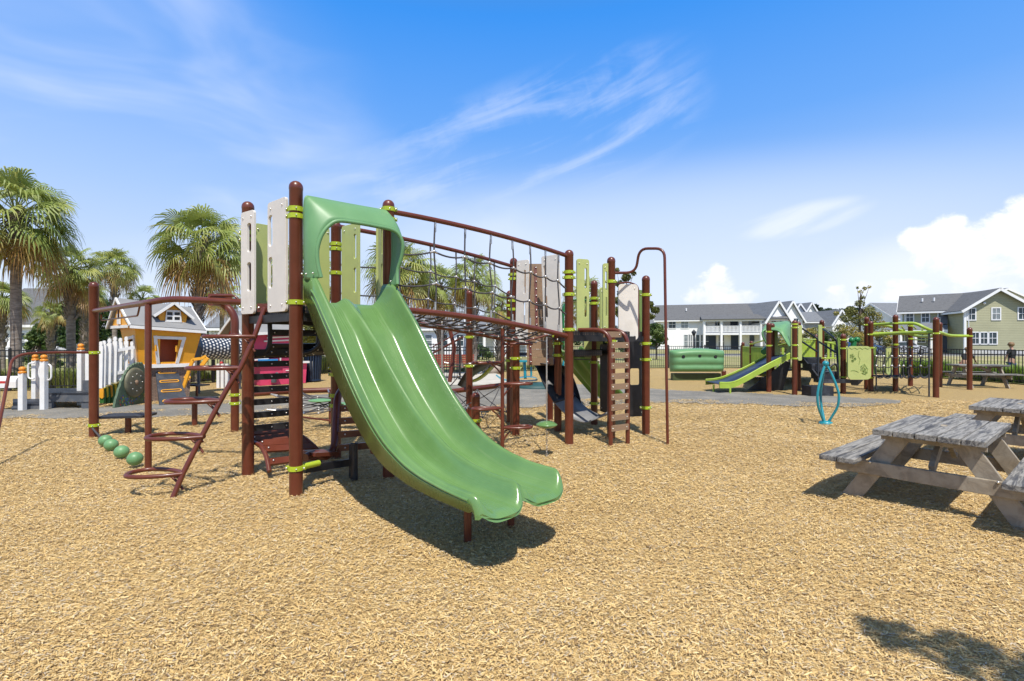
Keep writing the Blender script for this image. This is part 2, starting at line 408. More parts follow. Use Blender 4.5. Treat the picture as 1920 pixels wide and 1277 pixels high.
# ------------------------------------------------------------------ ground
def hz(x, y):
    r = math.hypot(x, y)
    if r > 22: return 0.0
    k = min(1, (22-r)/6)
    dip = -.055*math.exp(-((x-.18)**2+(y-3.25)**2)/.16)+.022*math.exp(-((x-.55)**2+(y-2.75)**2)/.10)
    dip += .085*math.exp(-((x-3.97)**2+(y-4.55)**2)/1.3)+.085*math.exp(-((x-6.3)**2+(y-6.15)**2)/1.3)
    return dip+k*(.034*noise.noise(Vector((x*.9, y*.9, 1)))+.012*noise.noise(Vector((x*3.1, y*3.1, 5))))
def mulch_colors(N, f):
    return N.ramp(f, [(0.0, (.13, .085, .05)), (.16, (.33, .21, .095)), (.40, (.575, .38, .148)), (.62, (.665, .47, .20)), (.84, (.73, .56, .285)), (.95, (.50, .42, .31)), (1.0, (.36, .29, .21))])
def make_ground():
    m, N, b = bsdf_mat('mulch_ground')
    tc = N.n('ShaderNodeTexCoord'); v = tc.outputs['Object']
    vo = N.n('ShaderNodeTexVoronoi'); mp = N.n('ShaderNodeMapping'); N.put(mp.inputs[0], v); mp.inputs['Scale'].default_value = (26, 60, 1)
    N.put(vo.inputs['Vector'], mp.outputs[0]); sp = N.n('ShaderNodeSeparateColor'); N.put(sp.inputs[0], vo.outputs['Color'])
    nb = N.noise(v, 1.3, 6, .65); nf = N.noise(v, 42, 3, .6)
    f = N.m('ADD', N.m('MULTIPLY', sp.outputs[0], .62), N.m('MULTIPLY', N.m('ADD', nf, N.m('MULTIPLY', nb, .8)), .22))
    col = mulch_colors(N, f)
    wear = N.smooth(N.noise(v, .42, 5, .6), .42, .72)
    col = N.mix(.55, col, (.70, .50, .215, 1))
    col = N.mix(N.m('MULTIPLY', wear, .25), col, (.58, .42, .22, 1))
    N.put(b.inputs['Base Color'], col); b.inputs['Roughness'].default_value = .9; b.inputs['Specular IOR Level'].default_value = .2
    bp = N.n('ShaderNodeBump'); bp.inputs['Strength'].default_value = .8; bp.inputs['Distance'].default_value = .03
    N.put(bp.inputs['Height'], N.m('ADD', sp.outputs[1], nf)); N.put(b.inputs['Normal'], bp.outputs[0])
    xs = sorted(set([-900, -400, -150, -60, -35]+[round(-22+.25*i, 3) for i in range(177)]+[35, 60, 150, 400, 900]))
    ys = sorted(set([-60, -25, -12, -6]+[round(-3+.25*i, 3) for i in range(101)]+[30, 45, 80, 200, 600, 1500]))
    M = MB(); rows = [[(x, y, hz(x, y)-.012) for x in xs] for y in ys]
    M.loft(rows, True)
    tag(M.build('ground', m), kind='structure')
    # grass field beyond the fence
    m, N, b = bsdf_mat('dry_lawn')
    tc = N.n('ShaderNodeTexCoord'); v = tc.outputs['Object']
    mp = N.n('ShaderNodeMapping'); N.put(mp.inputs[0], v); mp.inputs['Scale'].default_value = (1, .35, 1)
    a = N.noise(mp.outputs[0], .22, 6, .65); c = N.noise(v, 5, 5, .75)
    f = N.m('ADD', N.m('MULTIPLY', a, .7), N.m('MULTIPLY', c, .3))
    N.put(b.inputs['Base Color'], N.ramp(f, [(.25, (.115, .15, .035)), (.45, (.25, .245, .085)), (.6, (.36, .31, .15)), (.75, (.42, .35, .19))])); b.inputs['Roughness'].default_value = .95
    bp = N.n('ShaderNodeBump'); bp.inputs['Strength'].default_value = .8; bp.inputs['Distance'].default_value = .05
    N.put(bp.inputs['Height'], c); N.put(b.inputs['Normal'], bp.outputs[0])
    edge = [FENCE[0][0]-Vector((60, 0, 0))]+[p for p, _ in FENCE]+[FENCE[-1][0]+Vector((60, -6, 0))]
    M = MB(); n0 = []; n1 = []
    for p in edge:
        n0.append((p.x, p.y+.02, .02)); n1.append((p.x*28, 700, .02))
    M.loft([n0, n1], False)
    tag(M.build('lawn', m), kind='structure')
    # grey path: ribbon of crushed stone crossing the mulch
    m, N, b = bsdf_mat('grey_path')
    tc = N.n('ShaderNodeTexCoord'); v = tc.outputs['Object']
    a = N.noise(v, 55, 4, .7); c = N.noise(v, 1.2, 5, .6)
    f = N.m('ADD', N.m('MULTIPLY', a, .5), N.m('MULTIPLY', c, .5))
    col = N.ramp(f, [(.3, (.09, .085, .072)), (.5, (.18, .17, .148)), (.66, (.30, .275, .23))])
    spk = N.smooth(N.noise(v, 30, 5, .75), .57, .66)
    N.put(b.inputs['Base Color'], N.mix(N.m('MULTIPLY', spk, .7), col, (.50, .38, .20, 1))); b.inputs['Roughness'].default_value = .9
    bp = N.n('ShaderNodeBump'); bp.inputs['Strength'].default_value = .8; bp.inputs['Distance'].default_value = .01
    N.put(bp.inputs['Height'], a); N.put(b.inputs['Normal'], bp.outputs[0])
    near = [(-120, 786), (0, 783), (165, 785), (300, 781), (440, 777), (620, 772), (800, 768), (970, 765), (1100, 760), (1250, 754), (1400, 757), (1500, 762), (1600, 764), (1660, 760), (1690, 754)]
    far = [(-120, 768), (0, 767), (165, 764), (300, 757), (440, 750), (620, 740), (800, 716), (970, 716), (1100, 722), (1250, 731), (1400, 736), (1500, 740), (1600, 745), (1660, 748), (1688, 751)]
    xs = np.linspace(-120, 1689, 420); random.seed(3); A = []; B = []; C_ = []
    for x in xs:
        yn = interp(near, x)+random.uniform(-.9, .9)+1.2*noise.noise(Vector((x*.03, 0, 0))); yf = interp(far, x)+random.uniform(-.5, .5)
        p = G(x, yn); q = G(x, yf); A.append((p.x, p.y, hz(p.x, p.y)+.004)); 
        mdl = (p+q)/2; B.append((mdl.x, mdl.y, hz(mdl.x, mdl.y)+.022)); C_.append((q.x, q.y, hz(q.x, q.y)+.004))
    M = MB(); M.loft([A, B, C_], True); tag(M.build('path', m), kind='structure')
    # branch of the path that leads to the gate
    M = MB(); a = [(770, 722), (960, 722)]; bq = [(800, 704), (940, 704)]; c = [(825, 692), (905, 692)]
    M.loft([[G(*p)+Vector((0, 0, .012)) for p in r] for r in (a, bq, c)], True)
    mm = mat('pale_concrete', (.48, .45, .39), .85, .12, 2)
    tag(M.build('gate_path', mm), kind='structure')
    # street beyond the field
    M = MB()
    M.loft([[(-200, 52, .03), (300, 52, .03)], [(-200, 59, .03), (300, 59, .03)]], False)
    tag(M.build('road', mat('asphalt', (.10, .10, .105), .9, .2, 1)), kind='structure')
    M = MB()
    M.loft([[(-200, 49, .035), (300, 49, .035)], [(-200, 50.6, .035), (300, 50.6, .035)]], False)
    tag(M.build('sidewalk', mat('sidewalk_concrete', (.50, .47, .42), .9, .1, 2)), kind='structure')

def make_chips():
    rng = np.random.default_rng(7)
    P = []
    for (d0, d1, dens, sc) in ((.9, 3.0, 17000, .66), (3.0, 4.6, 12000, .70), (4.6, 7.5, 6200, .86), (7.5, 12.8, 2600, 1.15)):
        x0 = -1.12*d1-1.2; n = int(dens*(d1-d0)*(-2*x0))
        x = rng.uniform(x0, -x0, n); y = rng.uniform(d0, d1, n)
        k = np.abs(x) < 1.12*y+1.2; x = x[k]; y = y[k]
        P.append((x, y, np.full(len(x), sc)))
    x = np.concatenate([p[0] for p in P]); y = np.concatenate([p[1] for p in P]); sc = np.concatenate([p[2] for p in P]); n = len(x)
    # height field sampled on a grid
    gx = np.arange(-16, 16.01, .15); gy = np.arange(0, 13.6, .15)
    H = np.array([[hz(a, b) for a in gx] for b in gy])
    fx = (x-gx[0])/.15; fy = (y-gy[0])/.15; ix = np.clip(fx.astype(int), 0, len(gx)-2); iy = np.clip(fy.astype(int), 0, len(gy)-2); fx -= ix; fy -= iy
    z = (H[iy, ix]*(1-fx)*(1-fy)+H[iy, ix+1]*fx*(1-fy)+H[iy+1, ix]*(1-fx)*fy+H[iy+1, ix+1]*fx*fy)
    z = z+rng.uniform(-.005, .009, n)
    L = rng.gamma(3.4, .0076, n)*sc; L = np.clip(L, .008, .075); Wd = np.clip(L*rng.uniform(.10, .34, n), .0022*sc, .011*sc)
    big = rng.random(n) < .012; L[big] *= 1.9
    swirl = 1.2*np.sin(x*1.7+2*np.sin(y*1.3))+.8*np.cos(y*2.3+x)
    ang = np.where(rng.random(n) < .6, rng.uniform(0, math.pi*2, n), .6*swirl+rng.normal(0, .7, n))
    tl = rng.normal(0, .13, n); rl = rng.normal(0, .21, n); bend = rng.normal(0, .035, n)
    ca, sa = np.cos(ang), np.sin(ang)
    u = np.stack([ca*np.cos(tl), sa*np.cos(tl), np.sin(tl)], 1)
    w0 = np.stack([-sa, ca, np.zeros(n)], 1); nn = np.cross(u, w0)
    w = w0*np.cos(rl)[:, None]+nn*np.sin(rl)[:, None]; nn = np.cross(u, w)
    c = np.stack([x, y, z], 1); hl = (L/2)[:, None]; hw = (Wd/2)[:, None]; bz = (L*bend)[:, None]
    tw = rng.uniform(.35, 1, n)[:, None]
    V = np.stack([c-u*hl-w*hw*tw, c-u*hl+w*hw*tw, c-w*hw+nn*bz, c+w*hw+nn*bz, c+u*hl-w*hw*.7, c+u*hl+w*hw*.7], 1).reshape(-1, 3)
    o = (np.arange(n)*6)[:, None]
    Fq = np.concatenate([o+np.array([0, 2, 3, 1]), o+np.array([2, 4, 5, 3])], 1).reshape(-1, 4)
    me = bpy.data.meshes.new('wood_chips'); me.vertices.add(len(V)); me.vertices.foreach_set('co', V.astype(np.float32).ravel())
    nf = len(Fq); me.loops.add(nf*4); me.loops.foreach_set('vertex_index', Fq.astype(np.int32).ravel())
    me.polygons.add(nf); me.polygons.foreach_set('loop_start', np.arange(0, nf*4, 4, dtype=np.int32)); me.update(calc_edges=True)
    tone = np.clip(rng.beta(1.9, 1.6, n)+np.where(rng.random(n) < .05, .35, 0), 0, 1)
    lf = .5*np.sin(x*.9+1.7*np.sin(y*.55))+.35*np.sin(y*1.6+x*.7+2*np.sin(x*.4))+.25*np.sin(3.1*x+2.3*np.sin(2.2*y))
    tone = np.clip(tone-.07*lf, 0, .94); dk = rng.random(n) < .010; tone[dk] = rng.uniform(0, .12, dk.sum()); gy_ = rng.random(n) < .035; tone[gy_] = rng.uniform(.95, 1.0, gy_.sum())
    at = me.attributes.new('tone', 'FLOAT', 'FACE'); at.data.foreach_set('value', np.repeat(tone, 2).astype(np.float32))
    m, N, b = bsdf_mat('wood_chip'); a = N.n('ShaderNodeAttribute', attribute_name='tone')
    N.put(b.inputs['Base Color'], mulch_colors(N, a.outputs['Fac'])); b.inputs['Roughness'].default_value = .85; b.inputs['Specular IOR Level'].default_value = .25
    me.materials.append(m)
    ob = bpy.data.objects.new('wood_chips', me); COL.objects.link(ob)
    tag(ob, 'golden wood chip mulch spread over the whole playground floor', 'wood chips', kind='stuff')

FENCE = [(G(-120, 735), 0), (G(150, 730), 0), (G(270, 725), 0), (G(400, 717), 0), (G(560, 703), 0), (G(650, 698), 0), (G(770, 700), 0), (G(940, 697), 0), (G(1100, 691), 0), (G(1253, 690), 0), (G(1390, 690), 0), (G(1480, 693), 0), (G(1640, 700), 0), (G(1765, 709), 0), (G(1935, 722), 0), (G(2120, 738), 0)]
make_ground()
# ------------------------------------------------------------------ the large play structure
PR = .0635
def post(root, xy, top, by=None, clamps=(), r=PR, bend=None):
    """round steel post with domed cap; clamps = heights of the lime collars"""
    x, y = xy; M = MB(); h = top
    prof = [(r, -.15), (r, h-.075), (r*1.04, h-.07), (r*1.04, h-.05)]+[(r*1.04*math.cos(R(a)), h-.05+r*1.0*math.sin(R(a))) for a in (20, 40, 60, 78, 89.9)]
    M.lathe(prof, (x, y, 0), 20)
    o = M.build('post', M_brown, root)
    for z in clamps:
        c = clamp_mb((x, y, z), r).build('clamp', M_lime, o)
    if clamps:
        B = MB()
        for z in clamps:
            for s in (-1, 1):
                B.ball((x+s*(r+.022), y-.02, z), .011, 6)
            B.ball((x+.5*r, y-r*.87-.012, z), .008, 6)
        B.build('bolts', M_bolt, o)
    return o
def clamp_mb(c, r, h=.046):
    M = MB(); x, y, z = c
    M.lathe([(r+.001, -h/2), (r+.009, -h/2), (r+.009, h/2), (r+.001, h/2)], c, 20, smooth=False)
    for s in (-1, 1): M.box((x+s*(r+.018), y, z), (.030, .024, h*.8))
    return M
def pz(y, by): return EYE-(y-640)*D(by)/F
PS_C = G(700, 850)
ps = thing('play_structure', (PS_C.x, PS_C.y, 0), 'large brown and green climbing structure with double green slide and rope bridge', 'climbing frame')
PT = {}
for key, x, by, ty, cl in [('A', 465, 888, 380, (437, 450, 574)), ('B', 555, 927, 342, (393, 406, 567, 877)), ('C', 630, 857, 417, (458, 467, 512, 690, 702, 741, 760)),
                           ('D', 728.5, 893, 377, (393, 412, 560)), ('L', 176, 818, 530, (661, 797)), ('E', 1067, 833, 470, (510.5, 520.5, 552, 618)),
                           ('F', 1114, 795, 527, (559.5, 569, 679, 756)), ('I', 1146, 819, 483, (528, 640)), ('J', 1211, 812, 518, (553, 644, 674, 764)),
                           ('K', 1046, 808, 597, (644, 666)), ('K2', 1031, 785, 608, (630,)), ('G', 963, 803, 485, (515, 523, 564, 580)), ('G2', 956, 791, 546, (573, 597, 676)),
                           ('P', 880, 790, 545, (632, 686)), ('P2', 892, 824, 737, (788,)), ('N', 440.5, 808, 622, (740, 756)), ('GE', 967, 814, 640, (672, 690))]:
    p = G(x, by); PT[key] = (p.x, p.y)
    zs = tuple(pz(c, by) for c in cl)
    post(ps, (p.x, p.y), pz(ty, by), clamps=zs, r=PR)
def tubeP(pts, r, name='rail', mt=None, fil=.15, root=None, n=12):
    M = MB(); M.tube(fillet(pts, fil), r, n); return M.build(name, mt or M_brown, root or ps)
V = Vector
def at(key, z, dx=0, dy=0): return V((PT[key][0]+dx, PT[key][1]+dy, z))
BA = V(PT['A']+(0,)); BB = V(PT['B']+(0,)); BC = V(PT['C']+(0,)); BD = V(PT['D']+(0,))
# decks: perforated black vinyl coated
M_perf = dots_mat('perforated_black_deck', (.012, .012, .014), (.10, .07, .05), 28)
def deck(pts, z, root=ps, th=.09):
    M = MB(); n = len(pts)
    M.slab([(p.x, p.y) for p in pts], [], (0, 0, z-th/2), (1, 0, 0), (0, 1, 0), th)
    return M.build('deck', M_perf, root, bevel=.008)
def inset(pts, k):
    c = sum(pts, V((0, 0, 0)))/len(pts); return [c+(p-c)*k for p in pts]
ZA = 1.86; ZE = 1.66
deck(inset([BA, BB, BD, BC], .93), ZA)
BE, BI, BJ, BF, BK = [V(PT[k]+(0,)) for k in 'EIJFK']
deck(inset([BE, BI, BJ, BF, BK], .95), ZE)
deck(inset([BE+V((.1, .2, 0)), BE.lerp(BI, .8)+V((.05, .3, 0)), BF+V((.1, -.1, 0)), BK+V((.1, 0, 0))], .95), 1.36)
# edge beams under the decks
M = MB()
for a, b in ((BA, BB), (BB, BD), (BD, BC), (BC, BA)):
    M.beam(a+V((0, 0, ZA-.12)), b+V((0, 0, ZA-.12)), .03, .08)
M.build('deck_frame', M_black, ps)
M = MB()
for a, b in ((BE, BI), (BI, BJ), (BJ, BF), (BF, BK), (BK, BE)):
    M.beam(a+V((0, 0, ZE-.12)), b+V((0, 0, ZE-.12)), .03, .08)
M.build('deck_frame', M_black, ps)

# ---- double wave slide, swept along its own path
ph = R(43); SO = BB.copy(); OD = V((math.cos(ph), -math.sin(ph), 0)); SD = V((math.sin(ph), math.cos(ph), 0))
ZB = [(0, 1.93), (.18, 1.90), (.27, 1.76), (.48, 1.50), (.68, 1.26), (.93, .985), (1.13, .80), (1.33, .645), (1.52, .545), (1.84, .465), (2.13, .435), (2.44, .42), (2.70, .415), (3, .41)]
ZR = [(0, 2.13), (.36, 2.11), (.46, 1.985), (.60, 1.84), (.75, 1.68), (.95, 1.42), (1.15, 1.18), (1.35, .97), (1.55, .80), (1.78, .665), (2.0, .59), (2.27, .54), (2.5, .515), (3, .50)]
def zb(o): return interp(ZB, o)
def zr(o): return sum(interp(ZR, o+e) for e in (-.05, 0, .05))/3
def zbs(o): return sum(interp(ZB, o+e) for e in (-.06, 0, .06))/3
def make_slide():
    S = np.concatenate([np.linspace(.015, .92, 64)])
    def lobe(s):
        a = (s-.235)/.215; b = (s-.69)/.215
        return max(math.sqrt(max(0, 1-a*a)), math.sqrt(max(0, 1-b*b)))
    def top(s, o, oe):
        rim = zr(max(o, .1)); bed = zbs(o)+interp([(0, -.045), (.2, .0), (.5, .09), (1.3, .035), (2.0, -.015), (2.6, -.02)], o)
        # wall drop toward the lip
        q = 1-.75*max(0, (o-(oe-.09))/.09)**2.5 if o > oe-.09 else 1
        rim = lerp(bed, max(rim, bed+.13), max(0, q)**.7)
        def bump(x, c, w):   # 1 at crest, 0 outside
            t = abs(x-c)/w
            return 0 if t >= 1 else (1-t)**2.1*(1+1.9*t)
        k = 0
        if s < .20: k = 1 if s < .045 else max(0, 1-(s-.045)/.12)**2.0
        if s > .70: k = 1 if s > .885 else max(0, 1-(.885-s)/.14)**2.0
        z = bed+(rim-bed)*k
        rr = lerp(bed, rim, interp([(0, .22), (.35, .26), (.8, .60), (1.6, .92), (3, 1)], o))
        z = max(z, bed+(rr-bed)*bump(s, .450, .115))
        if s < .03: z -= .014
        if s > .905: z -= .014
        lip = max(0, (o-(oe-.08))/.08); z -= .03*lip**2.2
        return z
    rows = []; NR = 70
    for i in range(NR+1):
        t = i/NR; t = t if i < NR else 1.0
        row = []; und = []
        for s in S:
            oe = 2.56+.085*lobe(s)
            te = 1-(1-t)**1.25 if t > .0 else 0
            o = .13+(oe-.13)*te
            z = top(s, o, oe)
            p = SO+SD*s+OD*o; row.append(V((p.x, p.y, z)))
            # underside: hollow shell, walls are solid outside to the bottom edge
            zu = z-.025
            if s < .05 or s > .88:
                kk = (.05-s)/.035 if s < .05 else (s-.88)/.04
                low = min(zbs(o)-.015, z-.035)
                low = lerp(low, z-.03, max(0, min(1, (o-(oe-.05))/.05)))
                zu = lerp(zu, low, min(1, kk))
            und.append(V((p.x, p.y, zu)))
        rows.append(row+und[::-1])
    M = MB(); M.loft(rows, True, closed=True)
    M.add(rows[0], [tuple(range(len(rows[0])))]); M.add(rows[-1], [tuple(range(len(rows[-1])))[::-1]])
    sl_ = M.build('slide', M_slide, ps)
    tag(sl_, 'wide double wave slide in glossy green plastic')
    # moulded rib along the outer wall
    M = MB()
    M.tube([SO+SD*.012+OD*o+V((0, 0, lerp(zbs(o), zr(o), .66))) for o in np.linspace(.3, 2.5, 40)], .010, 8)
    M.tube([SO+SD*.014+OD*o+V((0, 0, lerp(zbs(o), zr(o), .50))) for o in np.linspace(.3, 2.5, 40)], .006, 6)
    M.build('rib', M_slide, sl_)
    # legs
    for lx, lby in ((877, 1012), (958, 984)):
        p = G(lx, lby); o = 2.2; M = MB(); M.tube([(p.x, p.y, -.1), (p.x, p.y, zbs(o)+(-.0 if o > 2 else 0.0))], .03 if o > 2 else .05, 14); M.build('slide_leg', M_brown if o > 2 else M_black, ps)
    return sl_
make_slide()
def make_hood():
    # outer (back) contour and inner (front rim) contour as (s, o, z)
    back = [(.02, .16, 2.10), (.015, .155, 2.35), (.015, .15, 2.60), (.015, .15, 2.78), (.03, .15, 2.885), (.09, .15, 2.90), (.30, .15, 2.905), (.60, .15, 2.915), (.86, .15, 2.925), (.93, .16, 2.91), (.955, .20, 2.80), (.955, .22, 2.6), (.95, .22, 2.35), (.93, .20, 2.10)]
    front = [(.075, .37, 2.10), (.055, .35, 2.22), (.05, .345, 2.36), (.085, .36, 2.50), (.15, .38, 2.60), (.235, .40, 2.655), (.42, .42, 2.665), (.62, .43, 2.665), (.80, .45, 2.655), (.88, .47, 2.60), (.915, .475, 2.50), (.915, .44, 2.36), (.90, .40, 2.25), (.885, .42, 2.10)]
    cb = crom([V(p) for p in back], 5); cf = crom([V(p) for p in front], 5)
    rows = []
    for j in range(9):
        t = j/8; row = []
        for a, b in zip(cb, cf):
            p = a.lerp(b, t); 
            bul = .030*math.sin(math.pi*t)
            c = V((.47, .2, 2.35)); dirn = V((p.x-c.x, 0, p.z-c.z)); dirn.normalize()
            p = p+dirn*bul
            q = SO+SD*p.x+OD*p.y; row.append(V((q.x, q.y, p.z)))
        rows.append(row)
    M = MB(); M.loft(rows, True)
    h = M.build('hood', M_hood, ps, solid=.02)
    M = MB(); M.tube(rows[-1], .019, 10); M.tube(rows[0], .012, 8); M.build('rim', M_hood, h)
    M = MB()
    for s, o in ((.05, .22), (.065, .33), (.02, .2), (.93, .30), (.95, .38)):
        p = SO+SD*(s-.05)+OD*o; M.ball((p.x, p.y, 2.14), .010, 8)
    M.build('bolts', M_bolt, h)
make_hood()
# ---- upright barrier panels
def panel(p, q, z0, z1, slots=(), mt=None, t=.028, r=.035, root=None, taper=0, name='panel', notch=False, label=None):
    """p, q: ground points of the two edges; z0, z1 height; slots = (u0, u1, v0, v1) fractions"""
    p = V((p[0], p[1], 0)); q = V((q[0], q[1], 0)); w = (q-p).length; u = (q-p)/w; h = z1-z0
    out = rrect(w, h, min(r, w*.4)); out = [(x+taper*(y/h)*(1), y) for x, y in out]
    if notch: out = [((x if not (y < .09 and x > w*.5) else min(x, w*.72)), y) for x, y in out]
    hol = []
    for (a, b, c, d) in slots:
        hh = rrect((b-a)*w, (d-c)*h, min((b-a)*w*.45, .03), a*w, c*h, 3); hol.append([(x+taper*(y/h), y) for x, y in hh])
    M = MB(); M.slab(out, hol, (p.x, p.y, z0), u, (0, 0, 1), t)
    o = M.build(name, mt or M_beige, root or ps, bevel=.006)
    nv = V((u.y, -u.x, 0)); M = MB()
    for fx in (.18, .82):
        for zz_ in (.07, h-.07): M.ball(p+u*(fx*w+taper*(zz_/h))+nv*(t/2+.002)+V((0, 0, z0+zz_)), .010, 6)
    M.build('bolts', M_bolt, o)
    if label: tag(o, label)
    return o
AB = (BB-BA).normalized(); nAB = V((AB.y, -AB.x, 0))       # outward, toward the camera side
sl2 = ((.62, .82, .12, .46), (.62, .82, .55, .9))
def slots(a, b): return ((a, b, .22, .50), (a, b, .60, .88))
p1 = W(455, 583, 888-4); p2 = W(478, 583, 893)
panel((W(454, 0, 892).x, W(454, 0, 892).y), (W(478, 0, 899).x, W(478, 0, 899).y), 1.80, 2.93, slots(.48, .80), M_beige, label='narrow beige panel with two slots')
panel((W(504, 0, 908).x, W(504, 0, 908).y), (W(538, 0, 922).x, W(538, 0, 922).y), 1.80, 2.945, slots(.06, .28), M_beige, taper=.0, label='wide beige panel with two slots')
def pxl(x, by): w_ = W(x, 0, by); return (w_.x, w_.y)
panel(pxl(477, 878), pxl(508, 872), 1.78, 2.90, (), M_pgreen, label='plain pale green panel')
panel(pxl(597, 864), pxl(617, 860), 1.86, 2.95, (), M_pgreen)
panel(pxl(642, 861), pxl(674, 869), 1.86, 2.96, slots(.72, .86), M_pgreen, label='pale green slotted panel behind the slide hood')
panel(pxl(707, 884), pxl(723, 875), 1.86, 2.96, slots(.35, .5), M_pgreen)
# east deck panels
panel(pxl(967, 806), pxl(989, 809), 1.45, 2.86, slots(.62, .80), M_beige, taper=.03)
panel(pxl(1021, 811), pxl(1054, 816), 1.60, 2.90, slots(.10, .26), M_beige, taper=-.06)
panel(pxl(1081, 826), pxl(1104, 824), 1.62, 2.75, slots(.62, .80), M_pgreen, label='pale green slotted panel beside the curved ladder')
panel(pxl(1130, 820), pxl(1149, 819), 1.66, 2.72, slots(.22, .40), M_pgreen)
panel(pxl(1125, 800), pxl(1136, 798), 1.66, 2.45, (), M_pgreen)
panel(pxl(1159, 815), pxl(1196, 814), 1.52, 2.42, (), M_beige, t=.03, r=.06, label='solid beige panel framed by a bent brown rail')
panel(pxl(1193, 806), pxl(1208, 802), 1.50, 2.38, (), M_ogreen)
panel(pxl(1095, 795), pxl(1130, 796), 1.2, 1.70, (), M_pgreen)
# play panel backs below the east deck, their shade painted as black
panel(pxl(1126, 800), pxl(1146, 806), .27, 1.45, (), M_black, t=.025)
p = panel(pxl(1172, 806), pxl(1209, 804), .22, 1.50, ((.24, .72, .42, .64),), M_black, t=.025)
M = MB(); a = W(1182, 740, 803); M.box(a, (.12, .03, .10)); M.build('play_piece', M_hood, p)
# wall climber with siding
def siding_climb():
    M = MB(); bottom = .9; z1 = 2.86; n = 13
    a0 = V(pxl(987, 800)+(0,)); b0 = V(pxl(1034, 800)+(0,))
    for i in range(n):
        za = lerp(1.10, z1, i/n); zc = lerp(1.10, z1, (i+1)/n)-.005
        k = i/n; sh = V((-.05*k, -.42*(1-k), 0))
        M.box(((a0+b0)/2+sh+V((0, 0, (za+zc)/2))), ((b0-a0).length, .04, zc-za))
    o = M.build('siding_climber', M_plank, ps)
    M = MB()
    for f, zlo, zhi in ((.42, 1.62, 2.8), (.18, 1.12, 1.5), (.82, 1.12, 1.5), (.96, 1.7, 2.1)):
        c = a0.lerp(b0, f); dy = -.04-.42*(1-((zlo+zhi)/2-1.1)/1.76); M.beam((c.x-.02, c.y-.04-.42*(1-(zlo-1.1)/1.76), zlo), (c.x-.03, c.y-.04-.42*(1-(zhi-1.1)/1.76), zhi), .045, .03, up=V((0, 1, 0)))
    M.build('strap', M_brown, o)
    M = MB()
    for f, zlo, zhi in ((.42, 1.62, 2.8), (.18, 1.12, 1.5), (.82, 1.12, 1.5), (.96, 1.7, 2.1)):
        c = a0.lerp(b0, f)
        z = zlo+.04
        while z < zhi: M.ball((c.x-.02, c.y-.065-.42*(1-(z-1.1)/1.76), z), .014, 5); z += .125
    M.build('bolts', M_bolt, o)
siding_climb()
# ---- rope bridge
def net_bridge():
    dD, dE = PT['D'][1], PT['E'][1]
    def bow(p, q, h, n=14, off=(0, 0, 0)):
        return [p.lerp(q, i/n)+V(off)+V((0, 0, 4*h*(i/n)*(1-i/n))) for i in range(n+1)]
    nt = bow(at('D', pz(396, 893)), at('E', pz(481, 833)), .05)
    ft = bow(at('C', pz(424, 857)), at('G', pz(500, 803)), .045)
    nb = bow(at('D', pz(579, 893)), at('E', pz(631, 833)), .055)
    fb = bow(at('C', pz(592, 857)), at('GE', pz(641, 814)), .055)
    fb[-1] = at('GE', fb[-1].z)
    rails = []
    for pts, r, nm in ((nt, .030, 'handrail'), (ft, .030, 'handrail'), (nb, .036, 'bottom_rail'), (fb, .036, 'bottom_rail')):
        M = MB(); M.tube(pts, r, 12); M.build(nm, M_brown, ps)
    def P(curve, t):
        t = max(0, min(.99999, t))*(len(curve)-1); i = int(t); return curve[i].lerp(curve[i+1], t-i)
    ro = MB(); al = MB()
    def fer(p, q, r=.014): al.tube([p, q], r, 8)
    def ropeline(p, q, sag, r=.0110, ends=True):
        pts = sagline(p, q, sag, 8); ro.tube(pts, r, 6)
        if ends:
            fer(pts[0], pts[0].lerp(pts[1], .8)); fer(pts[-1], pts[-1].lerp(pts[-2], .8))
    for (T, B_, ts) in ((nt, nb, (.21, .36, .50, .625, .735, .835, .925)), (ft, fb, (.30, .46, .61, .73, .86))):
        cols = []
        for t in ts:
            a = P(T, t); b = P(B_, t+.0); j = V((random.uniform(-.02, .02), random.uniform(-.02, .02), 0))
            m1 = a.lerp(b, .34)+j; m2 = a.lerp(b, .68)-j
            ro.tube(crom([a, m1, m2, b], 4), .0110, 6)
            fer(a-V((0, 0, .02)), a-V((0, 0, .14))); fer(b+V((0, 0, .02)), b+V((0, 0, .13)))
            cols.append((a, m1, m2, b))
        e0 = P(T, 0); f0 = P(B_, 0); e1 = P(T, 1); f1 = P(B_, 1)
        for lv, k in ((1, .42), (2, .74)):
            pr = e0.lerp(f0, k)
            for c in cols:
                q = c[lv]; ropeline(pr, q, .035); al.ball(q, .02, 6); pr = q
            ropeline(pr, e1.lerp(f1, k), .02)
    # floor net
    nA = 11
    for i in range(1, nA):
        t = i/nA; a = P(nb, t); b = P(fb, t); ropeline(a, b, .045)
        if i < nA-1:
            b2 = P(fb, min(1, t+.13)); ropeline(a, b2, .045, ends=False)
    for k in (.2, .4, .6, .8):
        pr = None
        for i in range(0, nA+1):
            t = i/nA; a = P(nb, t); b = P(fb, t); q = a.lerp(b, k)-V((0, 0, .045*4*k*(1-k)))
            if pr is not None: ro.tube([pr, (pr+q)/2-V((0, 0, .012)), q], .0095, 6)
            al.ball(q, .016, 6); pr = q
    ro.k = 1; ro.add(al.v, al.f, True); ro.build('rope_net', [M_rope, M_alu], ps)
random.seed(4); net_bridge()
# elbows joining
tubeP([at('GE', 1.35), at('GE', pz(634, 814)), V(tuple(WD(952, 636, D(814)-.0)))], PR*.9, 'elbow', fil=.15)
